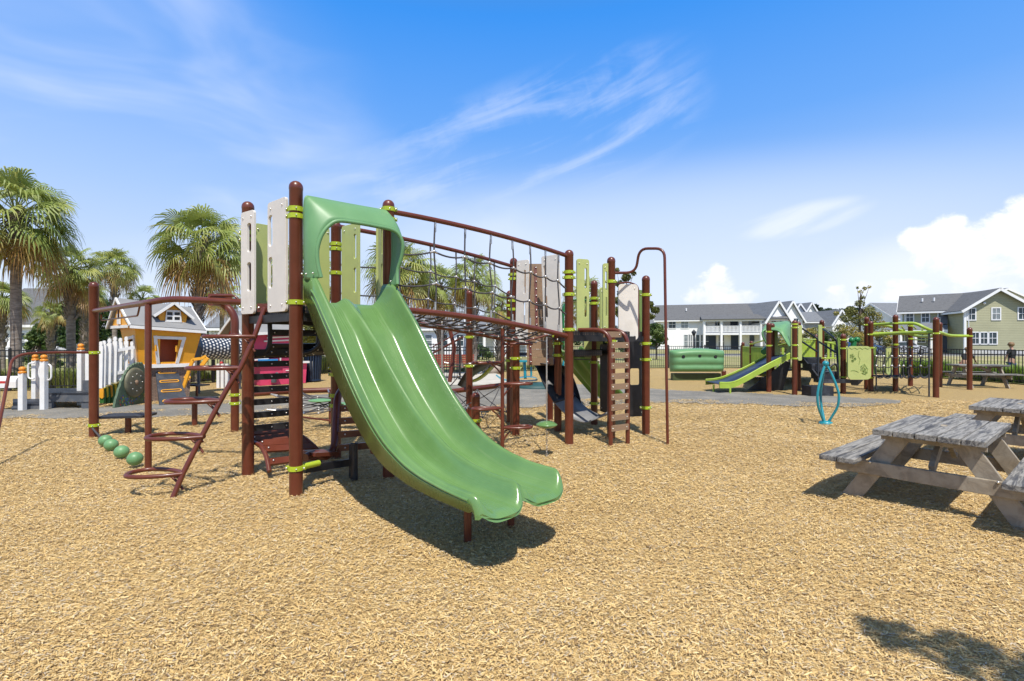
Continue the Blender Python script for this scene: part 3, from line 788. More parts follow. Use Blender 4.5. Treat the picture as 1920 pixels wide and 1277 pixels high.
# ---- overhead beam on the left with loop ladder
zbm = 1.945
Mp = G(278, 880)
def bm(x, y, by): return W(x, y, by)
tubeP([W(176, 583, 818), W(278, 567, 880), W(320, 560, 884), at('A', pz(567, 888))], .037, 'beam', fil=.25)
tubeP([(Mp.x, Mp.y, -.1), (Mp.x, Mp.y, pz(571, 880))], .035, 'beam_post')
tubeP([at('N', 1.4), at('N', pz(590, 808)), W(418, 568, 808), W(395, 566, 815)], PR*.97, 'bent_post', fil=.55)
M = MB(); a = W(190, 601, 822); b = W(258, 592, 866)
M.tube(fillet([W(190, 590, 824), a, b, W(262, 574, 868)], .04), .011, 8); M.tube([W(222, 596, 843), W(222, 578, 843)], .011, 8); M.build('hand_grip', M_brown, ps)
M = MB(); M.tube(fillet([W(388, 565, 886), W(395, 554, 886), W(440, 554, 888), W(449, 565, 888)], .05), .014, 8)
M.slab(rrect(.27, .07, .02), [], W(390, 562, 886), (1, 0.02, 0), (0, 0, 1), .01); M.build('grip_plate', M_brown, ps)
# left bent handrail
tubeP([G(-22, 885)+V((0, 0, -.1)), W(24, 664, 838), W(100, 660.5, 828), at('L', pz(661, 818))], .019, 'bent_rail', fil=.3)
# loop ladder
def loop_step(c, u, L, wd, r=.021, name='loop_step', root=ps):
    """flat loop of tube: c = joint on the pole, u = outward direction, L length, wd width"""
    u = V(u).normalized(); s = V((-u.y, u.x, 0)).normalized(); c = V(c); pts = []
    for a, b in ((0, .03), (.25, .32), (.6, .5), (.88, .42), (1, .0), (.88, -.42), (.6, -.5), (.25, -.32), (0, -.03)):
        pts.append(c+u*(a*L)+s*(b*wd))
    M = MB(); M.tube(crom(pts, 5), r, 10)
    M.tube([c+V((0, 0, -.16)), c+u*.05+V((0, 0, -.09)), c+u*.13+V((0, 0, -.02))], .012, 6)
    M.tube([c+u*.16*0+V((0, 0, -.05)), c+u*(L*.22)+V((0, 0, -.02))], .012, 6)
    return M.build(name, M_brown, root)
def loop_ladder():
    b0 = 922; b1 = 900
    pole = [(318, 932, 932), (343, 888, 925), (378, 819, 919), (413, 752, 913), (430, 722, 910), (452, 688, 907), (474, 640, 904), (484, 612, 902), (497, 577, 899)]
    pts = [W(x, y, by) for x, y, by in pole]; pts[0].z = -.08
    M = MB(); M.tube(pts, .026, 10); M.build('ladder_pole', M_brown, ps)
    for (x0, x1, y, by) in ((343, 234, 888, 925), (381, 271, 819, 919), (412, 308, 752, 913), (448, 347, 690, 907), (478, 379, 631, 904)):
        c = W(x0, y, by); e = W(x1, y, by+2); u = (e-c); u.z = 0; 
        u = u.normalized()+V((0, .12, 0))
        loop_step(c, u, (e-c).length*.99, .30)
    M = MB(); a = W(497, 577, 899); M.box(a+V((0, 0, .0)), (.16, .02, .09)); o = M.build('bracket', M_brown, ps)
    M = MB(); M.ball(a+V((-.06, -.015, 0)), .012, 6); M.ball(a+V((.06, -.015, 0)), .012, 6); M.build('bolts', M_bolt, o)
loop_ladder()
# second, alternating loop ladder in front of the bridge
def alt_ladder():
    p = G(942, 843); z1 = pz(614, 843)
    M = MB(); M.tube([(p.x, p.y, -.1), (p.x, p.y, z1)], .026, 12); M.lathe([(.031, -.02), (.031, .02)], (p.x, p.y, pz(632, 843)), 12); M.build('ladder_pole', M_brown, ps)
    for (sgn, y) in ((1, 645), (-1, 680), (1, 720), (-1, 765), (1, 802)):
        c = V((p.x+sgn*.02, p.y, pz(y, 843))); loop_step(c, (sgn, .25*sgn, 0), .40, .19, .019)
alt_ladder()
# fire pole with hooked top
tubeP([at('I', pz(512, 819)), W(1192, 511, 822), W(1199, 466, 824), W(1246, 466, 831), V((G(1252, 832).x, G(1252, 832).y, -.1))], .021, 'sliding_pole', fil=.14)
tubeP([at('I', pz(532, 819), .03), W(1180, 529, 815), W(1197, 536, 813), W(1197, 560, 813), W(1197, 632, 813)], .013, 'panel_rail', fil=.08)
# curved plank ladder
def plank_ladder(rail_l, rail_r, ys, name='curved_ladder', mt=None):
    M = MB()
    for rl in (rail_l, rail_r): M.tube(fillet(rl, .28, 8), .032, 12)
    o = M.build(name, M_brown, ps)
    M2 = MB(); B = MB()
    for z, a, b in ys:
        M2.beam(a, b, .022, .085); 
        for f in (.1, .9):
            q = a.lerp(b, f); B.ball(q+V((0, -.016, 0)), .010, 6)
    M2.build('rungs', mt or M_plank, o); B.build('bolts', M_bolt, o)
    return o
gl = G(1145, 836); gr = G(1177, 831); bk = V((-.42, .30, 0))
zt = pz(618, 836)
ys = []
for y in (627, 647, 666, 685.5, 705, 724.5, 743.5, 763, 782, 801.5):
    z = pz(y, 834); off = V((0, 0, 0))
    if y < 630: off = bk*.22
    ys.append((z, V((gl.x, gl.y-.03, z))+off, V((gr.x, gr.y-.03, z))+off))
plank_ladder([V((gl.x, gl.y, -.1)), V((gl.x, gl.y, zt)), V((gl.x, gl.y, zt))+bk], [V((gr.x, gr.y, -.1)), V((gr.x, gr.y, zt)), V((gr.x, gr.y, zt))+bk], ys)
# plank rungs between A and B, curling out at the ground
def rung_wall():
    B = MB(); k = 0; o = None
    M = MB()
    zs = [pz(y, 876) for y in (660, 681.5, 705, 728, 751, 774.5, 798)]
    a0 = V(pxl(472, 884)+(0,)); b0 = V(pxl(549, 873)+(0,))
    for z in zs:
        a = a0+V((0, 0, z)); b = b0+V((0, 0, z)); M.beam(a, b, .026, .07)
        B.ball(a.lerp(b, .5)+V((0, -.02, 0)), .010, 6); B.ball(a.lerp(b, .86)+V((0, -.02, 0)), .010, 6)
    o = M.build('rungs', M_black, ps); B.build('bolts', M_bolt, o)
    # low curled plank climber
    cr = [W(455, 812, 880), W(470, 826, 882), W(488, 836, 888), W(499, 855, 893), W(505, 884, 899)]
    cl = [W(545, 806, 868), W(566, 818, 870), W(584, 832, 873), (W(596, 845, 876)), W(601, 868, 880)]
    M = MB(); M.tube(crom(cr, 5), .025, 10); M.tube(crom(cl, 5), .025, 10); o = M.build('low_curl_climber', M_brown, ps)
    M = MB(); B = MB(); c1 = crom(cr, 5); c2 = crom(cl, 5)
    for i in (0, 4, 8, 12, 17): M.beam(c1[i], c2[i], .10, .025, up=V((0, -.6, .8))); B.ball(c1[i].lerp(c2[i], .12)+V((0, -.02, .02)), .011, 6)
    M.build('rungs', M_brown, o); B.build('bolts', M_bolt, o)
rung_wall()
# U shaped hanging seat under the deck
def u_climber(pts, off, name, n_pl=7, mt=None, pr=.026, pw=.075):
    c1 = crom([V(p) for p in pts], 6); c2 = [p+V(off) for p in c1]
    M = MB(); M.tube(c1, pr, 10); M.tube(c2, pr, 10); o = M.build(name, M_brown if mt is None else mt, ps)
    M = MB(); B = MB(); L = len(c1)
    for j in range(n_pl):
        i = int(1+(L-3)*j/(n_pl-1)); t = (c1[i+1]-c1[i-1]).normalized(); ax = V(off).normalized(); nn = t.cross(ax).normalized()
        M.beam(c1[i], c2[i], pw, .024, up=nn)
        for f in (.08, .5, .92): B.ball(c1[i].lerp(c2[i], f)+nn*.014, .009, 5); B.ball(c1[i].lerp(c2[i], f)-nn*.014, .009, 5)
    M.build('planks', M_black if mt is None else mt, o); B.build('bolts', M_bolt, o)
    return o
off = (BC-BA)*.55
u_climber([W(505, 590, 880), W(506, 640, 880), W(497, 662, 880), W(478, 668, 880), W(462, 668, 882)], off, 'hanging_plank_seat', 7, M_black)
u_climber([W(604, 584, 872), W(603, 632, 872), W(594, 652, 872), W(570, 662, 872), W(510, 664, 874)], off*.6, 'hanging_plank_seat', 8, M_black)
# S shaped plank climber behind the slide, low bar to post B
def s_climber():
    c1 = crom([W(640, 732, 868), W(633, 748, 874), W(630, 790, 880), W(627, 835, 886), W(612, 855, 892), W(590, 851, 898), W(572, 858, 905)], 6)
    off = V((.66, .20, .02)); c2 = [p+off for p in c1]
    M = MB(); M.tube(c1, .045, 12); M.tube(c2, .032, 12); o = M.build('s_curve_climber', M_brown, ps)
    M = MB(); B = MB()
    for y, by in ((766, 876), (790, 880), (815, 884), (840, 888)):
        a = W(634, y, by); b = a+off; M.beam(a, b, .03, .075); B.ball(a.lerp(b, .12)+V((0, -.02, 0)), .010, 6); B.ball(a.lerp(b, .75)+V((0, -.02, 0)), .010, 6)
    M.build('rungs', M_brown, o); B.build('bolts', M_bolt, o)
    M = MB(); a = W(577, 850, 902); b = W(622, 848, 890); M.beam(a, b, .26, .04); M.build('seat_board', M_brown, o)
    M = MB(); a = W(570, 880, 918); b = W(660, 866, 890); M.beam(a, b, .05, .075); M.beam(b+V((0, 0, .2)), V((b.x, b.y, -.05)), .05, .06); M.build('support_bar', M_black, ps)
    M = MB(); a = W(568, 875, 922); b = W(598, 868, 912); M.tube([a, b], .03, 10); M.build('end_bracket', M_lime, ps)
    for x, by in ((664, 896),):
        q = G(x, by); M = MB(); M.tube([(q.x, q.y, -.1), (q.x, q.y, .38)], .04, 10); M.build('support_foot', M_black, ps)
s_climber()
# ball rope from post L to the ground
def ball_rope():
    a = at('L', pz(802, 818), .03, -.06); q = G(272, 873)
    M = MB(); pts = [a, W(186, 817, 824), W(206, 834, 836), W(230, 848, 846), W(256, 864, 860), V((q.x, q.y, -.02))]
    M.tube(crom(pts, 4), .014, 8); o = M.build('ball_rope', M_rope, ps)
    for x, y, by in ((197.5, 826, 836), (208.5, 834, 845), (228, 847, 860), (253, 860, 876)):
        c = W(x, y, by); M = MB(); M.ball(c, .082, 14, (1.04, 1.0, .98)); M.build('ball', M_hood, o)
ball_rope()
# hanging pod on a chain
def pod():
    p = G(1025, 853); zt = pz(632, 853); zp = pz(796, 853)
    M = MB(); M.tube([(p.x, p.y, zt), (p.x, p.y, zp+.04)], .0105, 8); o = M.build('pod_cable', M_alu, ps)
    M = MB(); M.lathe([(.0001, .047), (.03, .046), (.10, .030), (.138, .006), (.142, -.002), (.135, -.010), (.09, -.036), (.03, -.048), (.0001, -.05)], (p.x, p.y, zp), 28); M.build('pod', M_slide, o)
    M = MB(); z = zp-.05; k = 0
    while z > -.02:
        ax = V((1, 0, 0)) if k % 2 else V((0, 1, 0)); pts = []
        for i in range(8):
            a = 2*math.pi*i/8; pts.append(V((p.x, p.y, z-.018))+ax*(.011*math.cos(a))+V((0, 0, .021*math.sin(a))))
        M.tube(pts, .0035, 5, closed=True); z -= .030; k += 1
    M.build('chain', M_alu, o)
    M = MB(); M.tube([W(1027, 628, 853), W(985, 640, 853)], .012, 8); M.build('pod_arm', M_brown, ps)
pod()
# frame logs of the low net climber and its ropes
def low_net():
    a = W(468, 739, 800); b = W(632, 731, 788); c = W(845, 734, 778); d = W(945, 722, 786)
    M = MB(); M.tube([a, W(560, 733, 792), b], .05, 14); M.tube([b, W(740, 733, 780), c, d, W(965, 719, 800)], .05, 14); M.build('log_rail', M_brown, ps)
    for x, by in ((545, 797), (620, 794)):
        q = G(x, by); M = MB(); M.tube([(q.x, q.y, -.1), (q.x, q.y, pz(735, by))], .035, 10); M.build('log_post', M_brown, ps)
    M = MB(); M.tube([W(566, 782, 806), W(632, 790, 812), W(700, 796, 812)], .016, 8); M.build('low_bar', M_brown, ps)
    ro = MB(); al = MB()
    hub = W(700, 762, 800)
    starts = [W(505, 738, 797), W(560, 734, 793), W(615, 731, 790), W(500, 768, 812), W(560, 775, 816)]
    ends = [W(632, 764, 805), W(632, 752, 801), W(632, 745, 797)]
    for i, s in enumerate(starts):
        for e in ends:
            pts = sagline(s, e, .05, 8); ro.tube(pts, .009, 6); al.tube([pts[0], pts[1]], .014, 6); al.ball(pts[4], .018, 6)
    ro.k = 1; ro.add(al.v, al.f, True); ro.build('climbing_net', [M_rope, M_alu], ps); ro = MB(); al = MB()
    s2 = [W(850, 733, 782), W(895, 730, 783), W(938, 724, 786)]
    for s in s2:
        for x, y in ((840, 800), (905, 812), (950, 800)):
            q = G(x, y); q.z = .25; ro.tube(sagline(s, q, .04, 6), .009, 6)
    for (x0, y0, x1, y1, by) in ((833, 680, 880, 682, 795), (880, 682, 925, 678, 795), (900, 700, 925, 678, 795), (867, 690, 862, 632, 795), (822, 745, 860, 705, 796), (878, 760, 860, 790, 800)):
        a1 = W(x0, y0, by); b1 = W(x1, y1, by); pts = sagline(a1, b1, .02, 6); ro.tube(pts, .011, 6); al.tube([pts[0], pts[1]], .018, 8); al.ball(pts[-1], .02, 6)
    ro.k = 1; ro.add(al.v, al.f, True); ro.build('climbing_net', [M_rope, M_alu], ps)
    for x, y, by in ((601, 751, 803), (655, 757, 806)):
        c = W(x, y, by); M = MB(); M.ball(c, .21, 12, (1, .8, .14)); M.build('net_pad', M_hood, ps)
    # struts toward the gate
    M = MB(); M.tube([W(843, 716, 815), W(852, 652, 812), W(844, 620, 812)], .034, 10); M.build('strut', M_brown, ps)
    M = MB(); M.tube([W(829, 700, 815), W(829, 606, 815)], .015, 8); M.build('cable_pole', M_alu, ps)
    M = MB(); M.tube([W(812, 662, 770), W(868, 632, 775)], .022, 8); M.tube([W(812, 650, 770), W(862, 622, 775)], .014, 8); M.build('hand_bar', M_brown, ps)
low_net()
# belt climbers (rubber belts hanging in a curve)
def belt(pts, wvec, name, mt, th=.02):
    c = crom([V(p) for p in pts], 6); w = V(wvec); rows = [[p, p+w*.5, p+w] for p in c]
    M = MB(); M.loft(rows, True); return M.build(name, mt, ps, solid=th)
M_belt = dots_mat('perforated_belt', (.012, .013, .017), (.10, .09, .07), 22)
belt([W(996, 681, 800), W(1006, 690, 804), W(1020, 722, 808), W(1040, 755, 812), W(1065, 780, 816), W(1095, 792, 816), W(1120, 782, 812), W(1145, 770, 808)][3:], (.38, .35, .06), 'belt_bridge', M_belt_lit)  # lit lower stretch of the black belt, light painted in as grey
belt([W(996, 681, 800), W(1006, 690, 804), W(1020, 722, 808), W(1036, 750, 812), W(1042, 757, 812)], (.38, .35, .10), 'belt_bridge', M_black)  # shaded upper stretch of the same belt, painted black
belt([W(998, 680, 806), W(1012, 680, 800), W(1038, 690, 796), W(1056, 735, 800), W(1060, 770, 806)], (.25, -.25, -.02), 'belt_bridge', M_black)
belt([W(858, 722, 776), W(872, 700, 778), W(892, 685, 780), W(918, 676, 784)], (.10, .5, -.12), 'belt_seat', M_rubber)
belt([W(870, 715, 770), W(888, 712, 772), W(905, 702, 774), W(922, 685, 776)], (.04, .2, -.05), 'belt_seat_edge', M_lime2)
M = MB(); M.beam(W(977, 664, 790), W(1046, 664, 800), .10, .06); M.build('cross_beam', M_navy, ps)
# step risers under the east deck
M = MB()
for i, y in enumerate((657, 661, 665, 669, 674)):
    M.beam(W(1077, y, 806), W(1108, y, 804), .03, .012)
M.build('step_grate', M_black, ps)
# rear green hood and chute seen through the east deck
M = MB()
hp = [W(x, y, 764) for x, y in ((1056, 655), (1056, 585), (1062, 568), (1080, 562), (1098, 564), (1110, 575), (1112, 660))]
rows = [[p+V((0, k, 0)) for p in crom(hp, 5)] for k in (-.15, .15, .5)]
M.loft(rows, True); M.build('rear_hood', M_dkgreen, ps, solid=.03)
rows = []
for i in range(13):
    t = i/12; x = lerp(1068, 1140, t); y = lerp(655, 745, t)+3*math.sin(t*3.1); c = W(x, y, lerp(776, 770, t)); 
    row = []
    for k in np.linspace(-.42, .42, 15): row.append(c+V((k*.75, -k*.55, (.14 if abs(k) > .38 else .0)+.07*(math.cos(k*22)))))
    rows.append(row)
M = MB(); M.loft(rows, True); M.build('rear_slide', mat('olive_green_plastic', (.09, .20, .04), .35, .08, 3), ps, solid=.02)
# ------------------------------------------------------------------ smaller play structure on the right
def small_structure():
    c = G(1560, 735); t = thing('toddler_structure', (c.x, c.y, 0), 'smaller lime and brown play structure with a straight slide and green arched hood', 'climbing frame')
    P = {}
    for key, x, by, ty, cl in [('a', 1490, 738.5, 601.5, (608, 614, 647, 672)), ('a2', 1497, 731, 604, ()), ('b', 1441.5, 734.5, 606, (622, 648)), ('b2', 1448, 729, 607, ()), ('c', 1408.5, 708, 640, (645, 664)), ('c2', 1393, 702, 642, ()),
                               ('d', 1541, 726, 601, (614, 671)), ('e', 1581, 737, 627, (637, 653, 707)), ('f', 1625, 729, 595, (609,)), ('f2', 1632.5, 733, 603, (627, 652, 708)),
                               ('g', 1679, 734, 591, (606, 646, 706)), ('h', 1707, 723, 605, (611, 635, 651)), ('i', 1755, 744, 596, (625,)), ('i2', 1762, 725, 605, ()), ('j', 1818, 730, 615, (630,)), ('k', 1530, 708, 628, (636, 700))]:
        p = G(x, by); P[key] = p; post(t, (p.x, p.y), pz(ty, by), clamps=[pz(q, by) for q in cl], r=.07)
    def ap(k, y, by=None): p = P[k]; return V((p.x, p.y, EYE-(y-640)*p.y/F))
    # slide
    ra = [W(1481, 667, 735), W(1440, 687, 736), W(1398, 710, 736), W(1374, 721, 737), W(1349, 722, 738)]
    rb = [W(1441, 668, 727), W(1402, 690, 728), W(1360, 709, 729), W(1342, 714, 730), W(1323, 716, 731)]
    for pts in (ra, rb):
        c = crom(pts, 5); M = MB()
        for i in range(len(c)-1): pass
        rows = [[p+V((0, -.02, .07)), p+V((0, .02, .07)), p+V((0, .02, -.09)), p+V((0, -.02, -.09))] for p in c]
        M.loft(rows, False, closed=True); M.add(rows[0], [(0, 1, 2, 3)]); M.add(rows[-1], [(3, 2, 1, 0)])
        M.tube([p+V((0, 0, .07)) for p in c], .024, 8)
        M.build('slide_rail', M_lime2, t)
    M = MB(); ca, cb = crom(ra, 5), crom(rb, 5)
    M.loft([[a+V((0, .02, .02)), b+V((0, -.02, .02))] for a, b in zip(ca, cb)], True); M.build('slide_bed', mat('navy_plastic', (.02, .03, .065), .45, .2, 4), t, solid=.02)
    M = MB()
    for x, by, y in ((1369, 739, 728), (1338, 735, 721)): q = G(x, by); M.tube([(q.x, q.y, -.1), (q.x, q.y, pz(y, by))], .03, 8)
    M.build('slide_leg', M_lime2, t)
    M = MB(); q = [W(1464, 690, 730), W(1446, 745-6, 730)]
    pts = [W(1406, 738-3, 733), W(1470, 737, 733), W(1479, 690, 733)]
    pl = [(0, 0)]; o = W(1400, 736, 732); e = W(1482, 736, 732); w = (e-o).length; u = (e-o).normalized()
    M.slab([(0, .0), (w*.82, .0), (w, .85), (w*.9, .9)], [], (o.x, o.y, .0), u, (0, 0, 1), .03); M.build('skirt_panel', M_black, t)
    # hood
    A_ = ap('b', 649)+V((-.1, -.25, 0)); B_ = ap('a', 649)+V((-.05, -.30, 0))
    fr = [W(1441, 650, 730), W(1431, 632, 730), W(1430, 622, 730), W(1437, 619, 730), W(1455, 619, 731), W(1465, 625, 732), W(1473, 638, 733), W(1481, 650, 735)]
    bk_ = [W(1443, 650, 722), W(1436, 630, 722), W(1436, 612, 722), W(1441, 607, 722), W(1462, 604, 724), W(1480, 604, 726), W(1483, 622, 727), W(1483, 650, 728)]
    ff, bb = crom(fr, 5), crom(bk_, 5); M = MB()
    M.loft([[p.lerp(q, k/5)+V((0, 0, .05*math.sin(math.pi*k/5))) for p, q in zip(ff, bb)] for k in range(6)], True); h = M.build('hood', M_hood, t, solid=.03)
    M = MB(); M.tube(ff, .03, 8); M.build('rim', M_hood, h)
    # lime panels
    def pan(x0, x1, y0, y1, by, holes=(), mt=M_pgreen, th=.04, dy=0, r=.05):
        a = W(x0, y1, by); b = W(x1, y1, by+dy); u = (b-a); u.z = 0; w = u.length; u.normalize(); h = pz(y0, by)-pz(y1, by)
        M = MB(); M.slab(rrect(w, h, min(r, w*.3)), [([(x*w, y*h) for x, y in hh]) for hh in holes], a, u, (0, 0, 1), th); return M.build('panel', mt, t)
    pan(1445, 1458, 612, 671, 729); pan(1458, 1482, 648, 674, 729, (circle2(.45, .62, .28, 18),))
    pan(1496, 1503, 610, 676, 736); pan(1534, 1541, 609, 673, 728); pan(1483, 1488, 612, 672, 732)
    pan(1570, 1574, 633, 706, 734, mt=M_ogreen); pan(1585, 1589, 649, 706, 737, mt=M_pgreen)
    pb = pan(1589, 1632.5, 649, 711.5, 739, r=.12); tag(pb, 'pale green activity panel with engraved line drawings')
    pan(1636, 1643, 650, 702, 732, mt=M_ogreen)
    sl4 = [[(a, .12), (a+.04, .12), (a+.04, .82), (a, .82)] for a in (.14, .34, .54, .74)]
    tag(pan(1661, 1687, 650, 703, 728, sl4, r=.1), 'pale green panel with four vertical slots')
    # engraved doodles on the activity panel (leaf, flower and bird outlines)
    M = MB(); a = W(1589, 711.5, 739); b = W(1632.5, 711.5, 739); u = (b-a).normalized(); w = (b-a).length; h = pz(649, 739)-pz(711.5, 739); nrm = V((u.y, -u.x, 0))
    def dl(pts, cl=False): M.tube([a+u*(x*w)+V((0, 0, y*h))+nrm*.024 for x, y in pts], .006, 4, closed=cl, caps=not cl)
    rnd = random.Random(5)
    for cx, cy, rr in ((.17, .70, .085), (.30, .62, .05), (.20, .56, .05), (.66, .33, .12), (.72, .22, .10)):
        for k in range(5):
            a0 = 2*math.pi*k/5; dl([(cx+rr*.2*math.cos(a0), cy+rr*.2*math.sin(a0)*.8), (cx+rr*math.cos(a0-.35), cy+rr*math.sin(a0-.35)*.7), (cx+rr*1.2*math.cos(a0), cy+rr*1.2*math.sin(a0)*.7), (cx+rr*math.cos(a0+.35), cy+rr*math.sin(a0+.35)*.7)], True)
    dl([(x, .93+.02*math.sin(x*28)) for x in np.linspace(.05, .93, 24)]); dl([(x, .22+.05*math.sin(x*7)) for x in np.linspace(.12, .45, 12)])
    dl([(.48, .86), (.44, .7), (.52, .6), (.47, .45)]); dl([(.56, .40), (.70, .47), (.86, .30), (.80, .22)]); dl([(.58, .20), (.70, .16), (.84, .20)])
    M.build('engraving', M_ogreen, pb)
    # deck, stairs with handrails
    M = MB(); M.hexa([W(1488, 673, 736), W(1541, 673, 728), W(1533, 673, 712), W(1447, 673, 724)], [W(1488, 669.5, 736), W(1541, 669.5, 728), W(1533, 669.5, 712), W(1447, 669.5, 724)]); M.build('deck', M_black, t)
    M = MB()
    st = [(1503, 1533, 671, 682, 733), (1519, 1542, 682, 696, 736), (1535, 1567, 697, 711, 737), (1540, 1591, 711, 718, 738), (1518, 1560, 724, 746, 742)]
    for x0, x1, y0, y1, by in st:
        a = W(x0, y0, by); b = W(x1, y0, by); hh = pz(y0, by)-pz(y1, by)
        M.box(((a.x+b.x)/2, a.y+.15, a.z-hh/2), ((b-a).length, .45, hh))
    M.beam(W(1504, 672, 733), W(1532, 708, 738), .05, .14); M.beam(W(1540, 690, 730), W(1560, 706, 735), .05, .12)
    M.build('stairs', M_rubber, t)
    M = MB()
    for pts in ([(1504, 616, 733), (1531, 633, 736), (1534, 640, 736), (1534, 712, 738)], [(1503, 640, 733), (1533, 660, 737)], [(1543, 617, 730), (1565, 634, 735), (1569, 642, 735), (1572, 710, 737)], [(1536, 641, 730), (1567, 661, 735)], [(1553, 690, 738), (1566, 681, 738), (1571, 690, 738), (1572, 712, 738)]):
        M.tube(fillet([W(*p) for p in pts], .15), .028, 8)
    M.build('handrail', M_black2, t)
    # ramp barriers, slatted
    def bar(x0, x1, y0, y1, by0, by1):
        a = G(x0, by0); b = G(x1, by1); z1 = pz(y0, by0); z0 = pz(y1, by0); M = MB(); n = max(3, int((b-a).length/.16))
        for z in (z0, z1): M.tube([V((a.x, a.y, z)), V((b.x, b.y, z))], .03, 6)
        for i in range(1, n): q = a.lerp(b, i/n); M.box((q.x, q.y, (z0+z1)/2), (.085, .02, z1-z0))
        M.build('slat_barrier', M_lime2, t)
    bar(1393, 1408, 650, 690, 702, 708); bar(1408, 1441, 651, 700, 708, 716); bar(1448, 1478, 650, 692, 712, 712); bar(1486, 1530, 640, 676, 712, 708); bar(1545, 1578, 642, 672, 712, 712)
    M = MB()
    for p in ([(1408, 645, 708), (1441, 636, 716)], [(1452, 650, 722), (1490, 640, 726)], [(1505, 636, 715), (1530, 637, 708)], [(1541, 640, 712), (1578, 648, 715)]): M.tube([W(*q) for q in p], .03, 8)
    M.build('top_rail', M_lime2, t)
    # ramp deck
    M = MB(); M.hexa([W(1400, 702, 706), W(1530, 690, 708), W(1530, 690, 722), W(1400, 705, 720)], [W(1400, 699, 706), W(1530, 687, 708), W(1530, 687, 722), W(1400, 701, 720)]); M.build('ramp', M_rubber, t)
    # curved overhead ladder
    def ob(pts, r=.045): M = MB(); M.tube(crom(pts, 6), r, 10); M.build('overhead_beam', M_lime2, t)
    ob([ap('f2', 627), W(1665, 625.5, 735), W(1710, 624, 739), ap('i', 623)], .055)
    ob([ap('f', 609), W(1650, 608, 731), ap('g', 606)]); ob([ap('g', 606.5), W(1700, 606, 735), W(1717, 607, 736), W(1735, 615, 737), W(1750, 621, 736), W(1765, 624, 733), W(1782, 629, 731), ap('j', 630)])
    ob([W(1640, 608, 730), W(1664, 611, 728), W(1690, 620, 727), W(1712, 628, 727), W(1730, 631, 730), ap('i', 630)])
    M = MB()
    for x, y, y2 in ((1690, 612, 619), (1712, 612, 617), (1728, 617, 628), (1745, 622, 630)): M.tube([W(x, y, 737), W(x+6, y2, 727)], .022, 8)
    M.tube([W(1712, 637, 723), W(1757, 637, 743)], .02, 8)
    M.build('rung', M_lime2, t)
    # net bridge
    ro = MB(); al = MB(); random.seed(9)
    xs = [1643, 1657, 1672, 1686, 1694, 1707, 1726, 1742]
    for i, x in enumerate(xs):
        by = 739; ro.tube(crom([W(x, 649 if x > 1650 else 655, by), W(x+1, 672, by), W(x-1, 690, by), W(x, 706, by)], 4), .016, 5)
        for y in (668, 686): al.ball(W(x, y, by), .035, 6)
        if i: 
            for y in (649, 668, 686, 706): ro.tube(sagline(W(xs[i-1], y, by), W(x, y, by), .05, 5), .014, 5)
            ro.tube(sagline(W(xs[i-1], 706, by), W(x, 702, 724), .05, 5), .014, 5); ro.tube(sagline(W(x, 706, by), W(xs[i-1], 702, 724), .05, 5), .014, 5)
            for y in (655, 675): ro.tube(sagline(W(xs[i-1]+4, y, 726), W(x+4, y, 726), .05, 5), .012, 5)
    ro.tube([W(1742, 625, 743), W(1742, 744, 744)], .02, 6); ro.tube([W(1643, 706, 737), W(1643, 732, 737)], .02, 6); ro.tube([W(1701, 632, 728), W(1703, 705, 728)], .02, 6)
    o = ro.build('net_bridge', mat('black_rope', (.03, .03, .035), .7, .2, 20), t); al.build('ferrules', M_alu, o)
    M = MB(); M.hexa([W(1636, 706, 736), W(1690, 706, 736), W(1690, 706, 724), W(1636, 706, 724)], [W(1636, 703, 736), W(1690, 703, 736), W(1690, 703, 724), W(1636, 703, 724)]); M.build('deck', M_navy, t)
    M = MB(); M.slab([(0, 0), (.42, 0), (.25, -.16), (.08, -.16)], [], W(1592, 712, 736), (1, 0, 0), (0, 0, 1), .04); M.build('under_panel', M_black, t)
    # small binocular-like toy on the deck rail
    M = MB(); M.ball(W(1597, 638, 730), .09, 8); M.ball(W(1607, 637, 730), .09, 8); M.tube([W(1600, 650, 730), W(1601, 640, 730)], .08, 8); M.tube([W(1444, 648, 722), W(1432, 660, 724)], .10, 8); M.build('spy_glass', M_dkgreen, t)
small_structure()
# ------------------------------------------------------------------ picnic tables
def picnic_table(L=1.40, topw=.74, span=1.50):
    t = thing('picnic_table', (0, 0, 0), 'x', 'picnic table', 'weathered picnic tables')
    rnd = random.Random(11)
    M = MB(); n = 5; pw = topw/n
    for i in range(n):
        y = -topw/2+pw*(i+.5); e = rnd.uniform(-.012, .012)
        M.box((e, y, .700), (L, pw-.007, .050))
    M.build('table_top', M_wood, t, bevel=.006)
    for s in (-1, 1):
        M = MB()
        for k in (0, 1): M.box((rnd.uniform(-.01, .01)+.0, s*(span/2-.07-.145*k), .430), (1.64, .138, .048))
        M.build('bench', M_wood, t, bevel=.006)
    for sx in (-1, 1):
        x = sx*(L/2-.21)
        M = MB(); M.beam((x, -topw/2+.02, .645), (x, topw/2-.02, .645), .04, .060); M.build('cleat', M_wood_leg, t)
        M = MB(); M.beam((x+sx*.045, -span/2+.05, .345), (x+sx*.045, span/2-.05, .345), .04, .12); M.build('bench_support', M_wood_leg, t, bevel=.004)
        for s in (-1, 1):
            M = MB(); a = V((x, s*.20, .67)); b = V((x, s*.64, -.05)); M.beam(a, b, .042, .14, up=V((0, 1, .6))); M.build('leg', M_wood_leg, t, bevel=.004)
        M = MB(); M.beam((x-sx*.02, 0, .40), (x-sx*.5, 0, .70), .04, .085); M.build('brace', M_wood_leg, t)
        M = MB()
        for s in (-1, 1): M.ball((x+sx*.07, s*.52, .38), .012, 6); M.ball((x+sx*.07, s*.42, .40), .012, 6)
        M.build('bolts', M_bolt, t)
    return t
pt = picnic_table()
